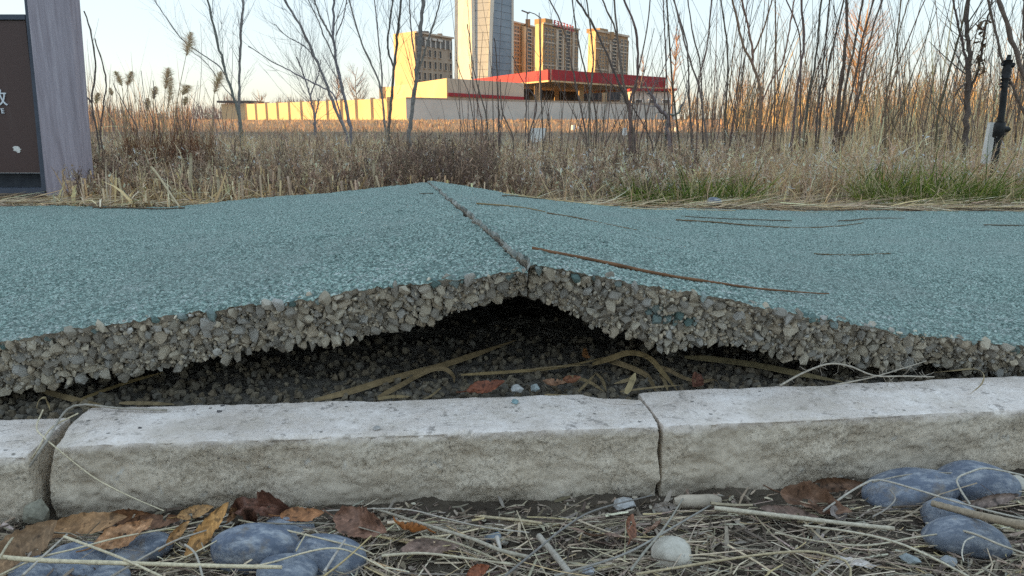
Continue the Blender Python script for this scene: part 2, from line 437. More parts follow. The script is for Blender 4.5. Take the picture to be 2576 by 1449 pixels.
# crushed stones of the broken edge
def stone_mesh(name, col, seed, n=22, flat=0.75):
    r = np.random.default_rng(seed)
    bm = bmesh.new()
    for _ in range(n):
        p = r.normal(0, 1, 3); p /= np.linalg.norm(p); p *= np.array([1, r.uniform(0.85, 1.0), flat]) * r.uniform(0.8, 1.0)
        bm.verts.new(p)
    ret = bmesh.ops.convex_hull(bm, input=bm.verts)
    bmesh.ops.delete(bm, geom=[x for x in ret.get('geom_interior', []) if isinstance(x, bmesh.types.BMVert)], context='VERTS')
    me = bpy.data.meshes.new(name); bm.to_mesh(me); bm.free()
    V = np.array([v.co[:] for v in me.vertices]); T = np.array([p.vertices[:] for p in me.polygons])
    g = Geo(); g.add(V, tris=T, col=col)
    return g.mesh(name, M['stone'], False), V, T, np.array(col)
GREYS = [tuple(np.array(q_) * np.array([1.58, 1.50, 1.40])) for q_ in [(0.30, 0.285, 0.25), (0.36, 0.34, 0.30), (0.25, 0.245, 0.23), (0.40, 0.37, 0.31), (0.30, 0.27, 0.22), (0.33, 0.33, 0.32), (0.42, 0.39, 0.33), (0.27, 0.26, 0.24), (0.37, 0.33, 0.27), (0.23, 0.215, 0.19)]]
STONES = [stone_mesh('stone', GREYS[i % 10], 50 + i, 15 + i % 9, 0.6 + 0.05 * (i % 6)) for i in range(20)]
TEALST = [stone_mesh('stone', c_, 90 + i, 20, 0.7) for i, c_ in enumerate([(0.17, 0.25, 0.235), (0.24, 0.31, 0.295), (0.30, 0.36, 0.34)])]

def edge_stones(slab, right):
    r = np.random.default_rng(21 + right)
    top_, bot_ = (nearR, botR) if right else (nearL, botL)
    lo, hi = (0.004, 0.62) if right else (-0.56, -0.004)
    pts = []
    NC = 26000
    cand = np.stack([r.uniform(lo, hi, NC), r.uniform(0, 1.0, NC), r.uniform(0.0021, 0.0060, NC) * r.uniform(0.7, 1.3, NC)], 1)
    cand = cand[np.argsort(-cand[:, 2])]
    zt_ = np.interp(cand[:, 0], *top_) - 0.004
    zb_ = np.interp(cand[:, 0], *bot_) - 0.004 * fbm(np.stack([cand[:, 0] * 40, cand[:, 0] * 0, cand[:, 0] * 0 + 7.0 + right], -1), 1, 3, 2)
    zc = zt_ + (zb_ - zt_) * cand[:, 1]; okk = zt_ - zb_ > 0.004
    keep, K_ = [], np.zeros((4000, 3)); m_ = 0; grid_ = {}
    for k in range(NC):
        if not okk[k]: continue
        w, vv, rad = cand[k]; z = zc[k]; gx, gy = int(w // 0.008), int(z // 0.008); bad = False
        for ax in (-1, 0, 1):
            for ay in (-1, 0, 1):
                for (w2, z2, r2) in grid_.get((gx + ax, gy + ay), ()):
                    if (w2 - w) ** 2 + (z2 - z) ** 2 < (0.6 * (r2 + rad)) ** 2: bad = True; break
                if bad: break
            if bad: break
        if bad: continue
        grid_.setdefault((gx, gy), []).append((w, z, rad)); keep.append((w, z, rad, vv)); m_ += 1
        if m_ > 3200: break
    rest = Geo(); cnt = 0
    for w, z, rad, vv in keep:
        x = XCN + w; y = NA + NB * x + 0.0045 + 0.006 * float(fbm(np.array([x * 30, 3.0, 0.0]), 1, 4, 35)) + 0.03 * vv + r.normal(0, 0.0026)
        teal = right and vv < 0.55 and vnoise(np.array([w * 22, vv * 2, 3.0]), 6) > 0.25 and r.random() < 0.45 * (w > 0.06) or (vv < 0.10 and r.random() < 0.25)
        me, V, T, c_ = TEALST[r.integers(3)] if teal else STONES[r.integers(20)]
        m = Euler(r.uniform(0, 6.28, 3)).to_matrix().to_4x4()
        m = Matrix.Translation((x, y, z)) @ m @ Matrix.Diagonal((rad * r.uniform(1, 1.35), rad * 1.05, rad * r.uniform(0.8, 1.05), 1))
        if cnt < 300 and rad > 0.0034:
            o = bpy.data.objects.new('stone', me); COL.objects.link(o); o.parent = slab; o.matrix_world = m; cnt += 1
        else:
            A = np.array(m); rest.add(V @ A[:3, :3].T + A[:3, 3], tris=T, col=c_)
    # small grit filling the gaps
    for _ in range(2600):
        w = r.uniform(lo, hi); zt, zb = np.interp(w, *top_) - 0.004, np.interp(w, *bot_); vv = r.random()
        x = XCN + w; rad = r.uniform(0.0012, 0.003); ej_ = 0.006 * float(fbm(np.array([x * 30, 3.0, 0.0]), 1, 4, 35))
        me, V, T, c_ = STONES[r.integers(20)]
        A = np.array(Euler(r.uniform(0, 6.28, 3)).to_matrix()) * rad
        rest.add(V @ A.T + np.array([x, NA + NB * x + 0.005 + ej_ + 0.03 * vv + r.uniform(-0.004, 0.003), zt + (zb - zt) * vv]), tris=T, col=c_ * 0.95)
    obj('aggregate', rest.mesh('aggregate', M['stone'], False), slab, kind='stuff')
edge_stones(slabL, False); edge_stones(slabR, True)

# ------------------------------------------------------------------ the setting: soil, gravel bed, verge
def soil_z(X, Y):
    """front strip -> bed under the slabs -> verge -> far field"""
    P = np.stack([X, Y, X * 0], -1)
    yk = 0.60 + 0.08 * X
    front = -0.062 + fbm(P, 28, 4, 41) * 0.0032 + 0.004 * np.exp(-np.abs(Y - yk + 0.07) / 0.02)
    bed = -0.019 + fbm(P, 25, 4, 42) * 0.004
    a = np.clip((Y - (yk - 0.045)) / 0.05, 0, 1); a = a * a * (3 - 2 * a)
    z = front * (1 - a) + bed * a
    yf = FA + FB * X
    b = np.clip((Y - yf + 0.12) / 0.12, 0, 1); verge = -0.012 + fbm(P, 4, 4, 43) * 0.012 * np.clip((Y - yf) / 0.3, 0.1, 1)
    z = z * (1 - b) + verge * b
    far = np.clip((Y - 8) / 60, 0, 1)
    return z + far * 0.14
def grid_sheet(name, xs, ys, zf, mats, pick=None):
    Xg, Yg = np.meshgrid(xs, ys); g = Geo(); i = np.arange(Xg.size).reshape(Xg.shape)
    q = np.stack([i[:-1, :-1], i[:-1, 1:], i[1:, 1:], i[1:, :-1]], -1).reshape(-1, 4)
    mi = 0 if pick is None else pick(Xg, Yg)[:-1, :-1].ravel()
    g.add(np.stack([Xg, Yg, zf(Xg, Yg)], -1).reshape(-1, 3), quads=q, mi=mi)
    return g.mesh(name, mats, True)
t = NT('soil'); v = t.coord()
c = t.ramp(t.noise(v, 22, 8, 0.7), [(0.3, (0.055, 0.042, 0.032)), (0.55, (0.105, 0.083, 0.062)), (0.75, (0.17, 0.14, 0.105))])
t.done(c, t.bump(t.noise(v, 90, 8, 0.7), 0.9, 0.006), 0.95)
two_tone('bed_dirt', (0.10, 0.09, 0.075), (0.22, 0.195, 0.165), 60, 0.95, 1.0, 0.006, bscale=90)
t = NT('field'); v = t.coord()
c = t.ramp(t.noise(v, 0.7, 10, 0.7), [(0.3, (0.15, 0.105, 0.075)), (0.5, (0.25, 0.18, 0.12)), (0.7, (0.34, 0.26, 0.17))])
t.done(c, t.bump(t.noise(v, 6, 8, 0.75), 1.0, 0.08), 0.95)
xs = np.concatenate([-np.geomspace(0.8, 2500, 60)[::-1], np.arange(-0.79, 0.8, 0.006), np.geomspace(0.8, 2500, 60)])
ys = np.concatenate([-np.geomspace(0.5, 2500, 25)[::-1], np.arange(-0.4, 0.4, 0.1), np.arange(0.42, 0.62, 0.0045), np.arange(0.62, 1.2, 0.012), np.arange(1.2, 3.2, 0.04), np.geomspace(3.2, 3000, 70)])
def pick(X, Y):
    return np.where(Y < 0.6 + 0.08 * X, 0, np.where(Y < FA - 0.05, 1, 2))
obj('ground', grid_sheet('ground', xs, ys, soil_z, [M['soil'], M['bed_dirt'], M['field']], pick), kind='structure')

# loose stones on the bed under the slabs
g = Geo(); r = np.random.default_rng(5)
for k in range(4200):
    x = r.uniform(-0.62, 0.66); y = 0.618 + 0.083 * x + abs(r.normal(0, 0.13)); rad = r.uniform(0.002, 0.0062)
    me, V, T, c_ = STONES[r.integers(20)]
    A = np.array(Euler(r.uniform(0, 6.28, 3)).to_matrix()) * rad
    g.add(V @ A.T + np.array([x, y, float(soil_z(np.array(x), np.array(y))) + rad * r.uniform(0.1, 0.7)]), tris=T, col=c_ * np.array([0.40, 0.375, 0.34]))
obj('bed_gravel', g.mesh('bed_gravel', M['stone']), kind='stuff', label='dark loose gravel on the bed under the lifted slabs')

# ------------------------------------------------------------------ kerb stones
t = NT('kerb_concrete'); v = t.coord(); gm = t.n('ShaderNodeNewGeometry'); sp = t.n('ShaderNodeSeparateXYZ'); t.l(v, sp.inputs[0])
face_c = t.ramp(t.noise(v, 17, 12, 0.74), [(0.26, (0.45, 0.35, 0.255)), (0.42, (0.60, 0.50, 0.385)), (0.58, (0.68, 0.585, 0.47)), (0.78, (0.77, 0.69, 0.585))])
dots = t.ramp(t.voro(v, 210), [(0.14, (1, 1, 1)), (0.30, (0, 0, 0))])
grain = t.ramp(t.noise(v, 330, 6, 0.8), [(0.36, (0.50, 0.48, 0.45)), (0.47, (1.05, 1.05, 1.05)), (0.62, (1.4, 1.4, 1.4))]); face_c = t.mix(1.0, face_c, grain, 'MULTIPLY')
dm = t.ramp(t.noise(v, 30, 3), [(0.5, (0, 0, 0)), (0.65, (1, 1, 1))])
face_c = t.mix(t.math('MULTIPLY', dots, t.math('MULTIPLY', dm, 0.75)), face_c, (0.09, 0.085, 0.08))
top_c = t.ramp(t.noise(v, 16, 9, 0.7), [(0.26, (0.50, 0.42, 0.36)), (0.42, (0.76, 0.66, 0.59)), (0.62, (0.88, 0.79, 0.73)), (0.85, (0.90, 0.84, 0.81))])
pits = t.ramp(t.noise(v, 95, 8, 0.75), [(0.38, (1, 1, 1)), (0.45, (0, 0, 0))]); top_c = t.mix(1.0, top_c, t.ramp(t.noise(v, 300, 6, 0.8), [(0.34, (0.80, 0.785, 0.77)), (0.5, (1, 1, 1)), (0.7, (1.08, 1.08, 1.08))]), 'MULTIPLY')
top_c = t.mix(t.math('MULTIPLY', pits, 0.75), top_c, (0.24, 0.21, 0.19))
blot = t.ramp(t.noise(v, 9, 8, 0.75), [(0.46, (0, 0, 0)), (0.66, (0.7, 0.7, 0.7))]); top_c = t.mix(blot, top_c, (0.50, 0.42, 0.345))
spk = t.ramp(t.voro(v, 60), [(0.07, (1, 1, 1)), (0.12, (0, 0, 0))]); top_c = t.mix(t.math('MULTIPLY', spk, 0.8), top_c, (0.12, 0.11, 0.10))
h = t.math('ADD', sp.outputs[2], t.math('MULTIPLY', t.math('SUBTRACT', t.noise(v, 75, 5, 0.7), 0.5), 0.010))
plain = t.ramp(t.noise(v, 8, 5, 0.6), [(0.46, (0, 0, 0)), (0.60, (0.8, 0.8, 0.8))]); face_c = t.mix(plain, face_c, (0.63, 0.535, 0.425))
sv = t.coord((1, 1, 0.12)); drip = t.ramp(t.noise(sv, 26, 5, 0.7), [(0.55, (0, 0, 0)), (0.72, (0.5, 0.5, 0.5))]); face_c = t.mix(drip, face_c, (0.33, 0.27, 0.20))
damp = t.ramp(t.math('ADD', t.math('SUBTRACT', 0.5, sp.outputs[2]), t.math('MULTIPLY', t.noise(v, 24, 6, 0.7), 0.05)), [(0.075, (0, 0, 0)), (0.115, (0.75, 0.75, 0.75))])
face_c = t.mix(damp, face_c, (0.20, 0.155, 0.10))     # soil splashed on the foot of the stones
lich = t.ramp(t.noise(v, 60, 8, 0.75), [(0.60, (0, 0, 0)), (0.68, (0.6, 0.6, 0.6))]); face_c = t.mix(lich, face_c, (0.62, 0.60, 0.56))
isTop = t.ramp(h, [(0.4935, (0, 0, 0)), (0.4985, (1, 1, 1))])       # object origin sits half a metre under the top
c = t.mix(isTop, face_c, top_c)  # top painted paler: skylight in the colour, also less stained than the front
bs = t.math('SUBTRACT', t.math('SUBTRACT', 0.95, t.math('MULTIPLY', plain, 0.5)), t.math('MULTIPLY', isTop, 0.35)); nb = t.bump(t.noise(v, 260, 9, 0.8), 1.0, 0.003); t.l(bs, nb.node.inputs['Strength']); nb = t.bump(t.noise(v, 45, 4, 0.6), 0.25, 0.004, nb)
t.done(c, nb, 0.92)

def kerb(name, fl, fr, width, height, seed, label, chipL=0.0, notch=None):
    """A kerb stone from its front top corners; origin half a metre under the top face so height can whiten the top: skylight painted in, plus lime."""
    fl, fr = Vector(fl), Vector(fr); ax = (fr - fl); Ln = ax.length; ang = math.atan2(ax.y, ax.x)
    hx, hy, hz = Ln / 2, width / 2, height / 2; rr = 0.0016
    g = Geo()
    def face(o_, a, b, na, nb_):
        s_, t_ = np.meshgrid(np.linspace(-1, 1, na), np.linspace(-1, 1, nb_)); s_, t_ = s_[..., None], t_[..., None]
        V = np.array(o_, float) + s_ * np.array(a, float) + t_ * np.array(b, float)
        H = np.array([hx, hy, hz]); q = np.clip(V, -(H - rr), H - rr); d = V - q; nd = np.linalg.norm(d, axis=-1, keepdims=True)
        nrm = d / np.maximum(nd, 1e-9); V = q + nrm * rr
        front = np.clip(-nrm[..., 1], 0, 1); upn = np.clip(nrm[..., 2], 0, 1); low = np.clip((-V[..., 2] / hz), 0, 1)
        S = V + np.array([seed * 3.1, 0, 0])
        rough = fbm(S * np.array([1, 1, 1.6]), 26, 5, seed, 0.6); chunk = np.maximum(0, fbm(S, 14, 3, seed + 9) - 0.12)
        fine_ = fbm(S, 130, 4, seed + 3, 0.65); fine2 = fbm(S, 330, 2, seed + 6); disp = (fine_ * 0.0011 - np.maximum(0, fine_ - 0.35) * 0.004) * front + fine2 * (0.0005 * front + 0.00025) + fine_ * 0.0003 + front * (rough * 0.0027 - chunk * 0.007 - low ** 3 * (0.004 + 0.006 * np.abs(fbm(S, 12, 2, seed + 4)))) + (1 - front) * (rough * 0.0010) + upn * fbm(S, 9, 3, seed + 2) * 0.0012
        edge_ = np.clip(1 - np.abs(nd[..., 0] * 0 + (hz - V[..., 2])) / 0.008, 0, 1) * np.clip(1 - np.abs(V[..., 1] + hy) / 0.008, 0, 1)
        disp = disp - edge_ * np.maximum(0, fbm(S, 45, 3, seed + 7)) * 0.004
        V = V + nrm * disp[..., None]
        if chipL:                                      # knocked off front corner
            k = np.clip(1 - np.sqrt(((V[..., 0] + hx) / 0.03) ** 2 + ((V[..., 2] - hz) / 0.03) ** 2 + ((V[..., 1] + hy) / 0.04) ** 2), 0, 1)
            V[..., 0] += k * 0.008 * chipL; V[..., 2] -= k * 0.008 * chipL; V[..., 1] += k * 0.008 * chipL
        if notch is not None:                          # broken back corner
            k = np.clip(1 - np.hypot((V[..., 0] - hx) / notch, (V[..., 1] - hy) / 0.028), 0, 1)
            V[..., 1] -= np.sqrt(k) * 0.016
        i = np.arange(s_.size).reshape(s_.shape[:2])
        g.add((V + np.array([0, hy, 0.5 - hz])).reshape(-1, 3), quads=np.stack([i[:-1, :-1], i[:-1, 1:], i[1:, 1:], i[1:, :-1]], -1).reshape(-1, 4))
    nx, ny, nz = max(8, int(Ln / 0.0022)), 36, int(height / 0.0022)
    face((0, 0, hz), (hx, 0, 0), (0, hy, 0), nx, ny); face((0, 0, -hz), (-hx, 0, 0), (0, hy, 0), 12, 6)
    face((0, -hy, 0), (hx, 0, 0), (0, 0, hz), nx, nz); face((0, hy, 0), (-hx, 0, 0), (0, 0, hz), 60, 10)
    face((-hx, 0, 0), (0, -hy, 0), (0, 0, hz), ny, nz); face((hx, 0, 0), (0, hy, 0), (0, 0, hz), ny, nz)
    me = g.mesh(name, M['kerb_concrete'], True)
    o = obj(name, me, label=label, cat='kerb stone', group='kerb stones along the path')
    o.location = ((fl.x + fr.x) / 2, (fl.y + fr.y) / 2, fl.z - 0.5); o.rotation_euler = (0, 0, ang)
    return o
A0, A1 = atz(108, 1123), atz(1660, 1073)
B0 = atz(1670, 1073); B1 = B0 + (atz(2576, 1030) - B0).normalized() * 0.5
C1 = atz(66, 1146, -0.003); C0 = C1 + Vector((-0.49, -0.062, 0))
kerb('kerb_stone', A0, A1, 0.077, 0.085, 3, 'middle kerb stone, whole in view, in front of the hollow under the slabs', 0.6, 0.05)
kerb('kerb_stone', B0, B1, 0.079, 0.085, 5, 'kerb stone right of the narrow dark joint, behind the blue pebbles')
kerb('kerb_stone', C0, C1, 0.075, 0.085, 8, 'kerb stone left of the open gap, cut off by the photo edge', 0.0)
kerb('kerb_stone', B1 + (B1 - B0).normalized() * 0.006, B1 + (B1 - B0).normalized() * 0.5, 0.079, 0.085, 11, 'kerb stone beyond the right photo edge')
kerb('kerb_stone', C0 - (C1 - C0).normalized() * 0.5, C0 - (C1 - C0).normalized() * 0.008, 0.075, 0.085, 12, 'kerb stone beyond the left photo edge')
#APPEND
# ------------------------------------------------------------------ far buildings
two_tone('white_wall', (0.50, 0.455, 0.41), (0.60, 0.55, 0.50), 0.35, 0.9, 0.1)
two_tone('sunlit_cream_wall', (0.52, 0.38, 0.23), (0.60, 0.45, 0.28), 0.3, 0.9, 0.1)  # cream with golden sunlight mixed into the colour
two_tone('beige_wall', (0.48, 0.39, 0.30), (0.55, 0.45, 0.36), 0.3, 0.9, 0.1)
two_tone('brown_wall', (0.32, 0.20, 0.11), (0.40, 0.255, 0.145), 0.2, 0.9, 0.1)
two_tone('concrete_wall', (0.34, 0.27, 0.21), (0.40, 0.32, 0.25), 0.2, 0.9, 0.1)
two_tone('tower_panel', (0.36, 0.38, 0.39), (0.42, 0.44, 0.45), 0.15, 0.6, 0.0)
two_tone('tower_glass', (0.14, 0.19, 0.25), (0.18, 0.235, 0.30), 0.12, 0.35, 0.0, spec=0.5)
two_tone('tower_fin', (0.62, 0.58, 0.50), (0.68, 0.64, 0.56), 0.3, 0.7, 0.0)
two_tone('red_metal', (0.27, 0.025, 0.032), (0.33, 0.035, 0.042), 0.4, 0.5, 0.0)
two_tone('pale_red', (0.50, 0.12, 0.12), (0.56, 0.16, 0.15), 0.4, 0.6, 0.0)
two_tone('window_dark', (0.045, 0.045, 0.05), (0.075, 0.075, 0.08), 0.3, 0.3, 0.0)
two_tone('window_grey', (0.085, 0.08, 0.08), (0.13, 0.12, 0.115), 0.3, 0.4, 0.0)
two_tone('dark_metal', (0.035, 0.04, 0.05), (0.055, 0.06, 0.07), 30, 0.6, 0.1)
two_tone('white_paint', (0.70, 0.68, 0.64), (0.80, 0.78, 0.74), 30, 0.8, 0.1)
two_tone('tan_wall', (0.52, 0.40, 0.25), (0.60, 0.47, 0.30), 0.5, 0.9, 0.1)

def up(v, z): return Vector((v.x, v.y, z))
GZ = -0.3                                               # foundations start below the field
def wall_slab(g, p, q, z0, z1, th=0.3, mi=0, zq=None):
    """upright slab from plan point p to q, thickness th away from the viewer; zq gives a sloping top (p end z1, q end zq)"""
    d = (q - p); d.z = 0; d.normalize(); nrm = Vector((-d.y, d.x, 0))
    if nrm.y < 0: nrm = -nrm
    zq = z1 if zq is None else zq
    g.hexa([up(p, z0), up(q, z0), up(q + nrm * th, z0), up(p + nrm * th, z0)], [up(p, z1), up(q, z1 if zq is None else zq), up(q + nrm * th, zq), up(p + nrm * th, z1)], mi=mi)
def front_axes(p, q):
    d = (q - p); d.z = 0; L = d.length; d.normalize(); nrm = Vector((d.y, -d.x, 0))
    if nrm.y > 0: nrm = -nrm
    return d, nrm, L, math.atan2(d.y, d.x)
def panes(root, name, p, q, z0, z1, cols, rows, wf, hf, mat, frame=None, skip=(), depth=0.16, sill=None):
    """a grid of windows on the face from p to q; every window is a mesh of its own with shared data"""
    d, nrm, L, ang = front_axes(p, q); cw, rh = L / cols, (z1 - z0) / rows
    g = Geo(); W_, H_ = cw * wf, rh * hf
    g.box((0, -0.02, 0), (W_, 0.1, H_), mi=0)
    if frame is not None:
        f = 0.09 * W_
        for sx in (-1, 1): g.box((sx * (W_ / 2 + f / 2), -depth / 2, 0), (f, depth, H_ + 2 * f), mi=1)
        g.box((0, -depth / 2, H_ / 2 + f / 2), (W_, depth, f), mi=1)
        g.box((0, -depth * 0.8, -H_ / 2 - f / 2), (W_, depth * 1.6, f), mi=1)
    me = g.mesh(name, [mat, frame or mat])
    for r_ in range(rows):
        for c_ in range(cols):
            if (c_, r_) in skip: continue
            o = obj(name, me, root); o.location = up(p, 0) + d * (cw * (c_ + 0.5)) + nrm * 0.03 + Vector((0, 0, z0 + rh * (r_ + 0.5))) - root.location
            o.rotation_euler = (0, 0, ang)

# office block with the sunlit blank side
D = 240
c0 = aty(1044, 82, D); lf = aty(991, 89, D * 1.033); rt = aty(1137, 97, D * 1.073); H = c0.z
t_ = thing('office_block', 'eight storey office block with blank sunlit side left of the glass tower', 'building')
back = rt + (lf - c0)
g = Geo(); g.hexa([up(c0, GZ), up(rt, GZ), up(back, GZ), up(lf, GZ)], [up(c0, H), up(rt, H), up(back, H), up(lf, H)])
obj('wall', g.mesh('wall', M['concrete_wall']), t_)
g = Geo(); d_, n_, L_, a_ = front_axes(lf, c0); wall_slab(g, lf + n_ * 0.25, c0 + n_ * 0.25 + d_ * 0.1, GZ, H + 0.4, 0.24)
obj('side_wall', g.mesh('side_wall', M['sunlit_cream_wall']), t_)  # this face alone carries the sunlit colour
H2 = H - 3.9
panes(t_, 'window', c0, rt, H2 - 7 * 3.55, H2, 7, 7, 0.46, 0.62, M['window_dark'], M['beige_wall'], skip={(5, 6), (5, 4), (5, 2)}, depth=0.3)
g = Geo(); d_, n_, L_, a_ = front_axes(c0, rt); Rm = Matrix.Rotation(a_, 3, 'Z')
g.box(up(c0 + d_ * L_ * 0.5 + n_ * 0.15, H2 + 1.6), (L_ * 0.97, 0.2, 2.6), Rm)
obj('terrace_shade_panel', g.mesh('terrace_shade_panel', M['window_grey']), t_)  # dark slab on the face stands in for the terrace's shade
for k in range(7):
    g = Geo(); g.box(up(c0 + d_ * L_ * (0.10 + 0.135 * k) + n_ * 0.35, H2 + 1.5), (0.55, 0.3, 3.0), Rm); obj('terrace_column', g.mesh('terrace_column', M['white_wall']), t_)
for k in (0.28, 0.46, 0.62):
    g = Geo(); g.box(up(c0 + d_ * L_ * k + n_ * 0.6, H2 + 2.6), (2.4, 0.3, 0.7), Rm); obj('awning', g.mesh('awning', M['white_wall']), t_)
g = Geo(); g.box(up((c0 + rt) / 2 + n_ * 0.2, H + 0.15), (L_ + 0.6, 1.0, 0.5), Rm); obj('roof_edge', g.mesh('roof_edge', M['beige_wall']), t_)

# glass tower
D = 420
t_ = thing('glass_tower', 'tall pale glass tower with slanting fins rising out of the frame', 'building')
def tp(px, Y): v = aty(px, 190, Y); return Vector((v.x, v.y, 0))
HT = 118.0
bot = [tp(1146, 426), tp(1193, 416), tp(1227, 412), tp(1289, 428)]
top_ = [tp(1152, 426), tp(1192, 416), tp(1240, 412), tp(1289, 428)]
k68 = HT / (aty(1200, 0, D).z)
top_ = [b + (a - b) * k68 for a, b in zip(top_, bot)]
g = Geo(); bk = [tp(1165, 452), tp(1275, 455)]
ring_b = [up(p, GZ) for p in bot] + [up(p, GZ) for p in bk[::-1]]; ring_t = [up(p, HT) for p in top_] + [up(p, HT) for p in bk[::-1]]
g.add([list(p) for p in ring_b + ring_t], quads=[[i, (i + 1) % 6, (i + 1) % 6 + 6, i + 6] for i in range(6)] + [[6, 7, 8, 9], [6, 9, 10, 11]])
obj('wall', g.mesh('wall', M['tower_panel']), t_)
fl_h = 3.75
for fi in range(3):
    for k in range(int(HT // fl_h)):
        z0, z1 = k * fl_h, (k + 1) * fl_h - 0.14
        p0, p1 = bot[fi].lerp(top_[fi], z0 / HT), bot[fi + 1].lerp(top_[fi + 1], z0 / HT)
        r0, r1 = bot[fi].lerp(top_[fi], z1 / HT), bot[fi + 1].lerp(top_[fi + 1], z1 / HT)
        d_, n_, L_, a_ = front_axes(p0, p1); g = Geo()
        g.hexa([up(p0 + n_ * 0.25, z0), up(p1 + n_ * 0.25, z0), up(p1 + n_ * 0.05, z0), up(p0 + n_ * 0.05, z0)], [up(r0 + n_ * 0.25, z1), up(r1 + n_ * 0.25, z1), up(r1 + n_ * 0.05, z1), up(r0 + n_ * 0.05, z1)])
        obj('panel', g.mesh('panel', M['tower_glass'] if fi == 2 else M['tower_panel']), t_)
for b_, tt_, w_ in zip(bot, top_, (2.0, 1.7, 1.9, 1.5)):
    g = Geo(); h_ = w_ / 2; e_ = 1.1
    g.hexa([up(b_, GZ) + Vector((-h_, -e_, 0)), up(b_, GZ) + Vector((h_, -e_, 0)), up(b_, GZ) + Vector((h_, e_, 0)), up(b_, GZ) + Vector((-h_, e_, 0))],
           [up(tt_, HT + 2) + Vector((-h_, -e_, 0)), up(tt_, HT + 2) + Vector((h_, -e_, 0)), up(tt_, HT + 2) + Vector((h_, e_, 0)), up(tt_, HT + 2) + Vector((-h_, e_, 0))])
    obj('fin', g.mesh('fin', M['tower_fin']), t_)

# apartment towers
def apartment(label, xl, xr, ytl, ytr, D, pil, winx, roofbox=None, litside=None, strip=0):
    t_ = thing('apartment_tower', label, 'building', group='brown apartment towers behind the petrol station')
    a, b = aty(xl, ytl, D), aty(xr, ytr, D * 1.07); H = a.z
    d_, n_, L_, ang = front_axes(a, b); Rm = Matrix.Rotation(ang, 3, 'Z'); sw = strip / FPX * D; a2, b2 = a + Vector((-sw, sw * 1.05 + 0.5, 0)), b + Vector((-2, 14, 0))
    g = Geo(); g.hexa([up(a, GZ), up(b, GZ), up(b2, GZ), up(a2, GZ)], [up(a, H), up(b, H), up(b2, H), up(a2, H)])
    obj('wall', g.mesh('wall', M['brown_wall']), t_)
    def along(px):                                     # plan point of the face seen in that column
        r_ = ray(px, 250); k = (a.x * r_.y - a.y * r_.x) / (d_.y * r_.x - d_.x * r_.y); return max(0.0, min(L_, k))
    for x0, x1, dep, hh in pil:
        s0, s1 = along(x0), along(x1); g = Geo()
        p = a + d_ * s0; q = a + d_ * s1
        g.hexa([up(p + n_ * dep, GZ), up(q + n_ * dep, GZ), up(q, GZ), up(p, GZ)], [up(p + n_ * dep, H * hh), up(q + n_ * dep, H * hh), up(q, H * hh), up(p, H * hh)])
        obj('pilaster', g.mesh('pilaster', M['beige_wall']), t_)
    rows = 24; rh = (H - 3) / rows
    for x0, x1, wf, hf, mt in winx:
        s0, s1 = along(x0), along(x1)
        panes(t_, 'window', a + d_ * s0, a + d_ * s1, 1.5, H - 1.5, max(1, round((s1 - s0) / 3.4)) if mt != 'b' else 1, rows, wf, hf, M['window_dark'] if mt == 'b' else M['window_grey'], M['beige_wall'], depth=0.5 if mt == 'b' else 0.2)
    g = Geo()
    for k in (2, 8, 14, 20, 22): g.box(up(a + d_ * L_ / 2 + n_ * 0.12, 1.5 + rh * k), (L_, 0.5, 0.55), Rm)
    g.box(up(a + d_ * L_ / 2, H + 0.4), (L_ + 1, 1.2, 1.0), Rm)
    obj('cornice', g.mesh('cornice', M['beige_wall']), t_)
    if litside:
        s0 = along(litside[0]); p, q = a + d_ * s0, a + d_ * (s0 + 5.0); dep = litside[1] / FPX * D / max(0.3, n_.x)
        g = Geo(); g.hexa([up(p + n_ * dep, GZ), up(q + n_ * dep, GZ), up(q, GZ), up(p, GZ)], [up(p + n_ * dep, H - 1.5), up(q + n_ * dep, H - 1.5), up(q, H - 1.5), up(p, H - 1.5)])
        obj('stair_shaft', g.mesh('stair_shaft', M['sunlit_cream_wall']), t_)  # shaft coloured as if sunlit, unlike the pilasters
    if strip:
        d2, n2, _, _ = front_axes(a2, a); g = Geo(); p, q = a2 + n2 * 0.25, a + n2 * 0.25
        g.hexa([up(p, GZ), up(q, GZ), up(a, GZ), up(a2, GZ)], [up(p, H + 0.3), up(q, H + 0.3), up(a, H + 0.3), up(a2, H + 0.3)]); obj('side_wall', g.mesh('side_wall', M['sunlit_cream_wall']), t_)  # lit strip takes part of its gold from the wall colour
    if roofbox:
        x0, x1, yt = roofbox; s0, s1 = along(x0), along(x1); zt = aty((x0 + x1) / 2, yt, D * 1.02).z
        g = Geo(); g.box(up(a + d_ * (s0 + s1) / 2 - n_ * 4, (H + zt) / 2), (s1 - s0, 8, zt - H), Rm); obj('roof_house', g.mesh('roof_house', M['brown_wall']), t_)
    return t_, a, d_, n_, H, along, Rm
apartment('apartment tower half hidden by the glass tower', 1286, 1353, 55, 62, 500, [(1308, 1317, 1.6, 0.97), (1340, 1344, 0.8, 0.9)], [(1293, 1306, 0.7, 0.62, 'w'), (1322, 1338, 0.6, 0.7, 'b')], None, (1308, 10))
T2 = apartment('apartment tower with the red roof sign', 1367, 1456, 60, 76, 470, [(1395, 1400, 0.9, 0.97), (1436, 1440, 0.9, 0.97), (1412, 1415, 0.6, 0.92)], [(1368, 1393, 0.55, 0.55, 'w'), (1401, 1411, 0.75, 0.72, 'b'), (1417, 1434, 0.6, 0.72, 'b'), (1442, 1454, 0.5, 0.55, 'w')], (1370, 1388, 50), None, 18)
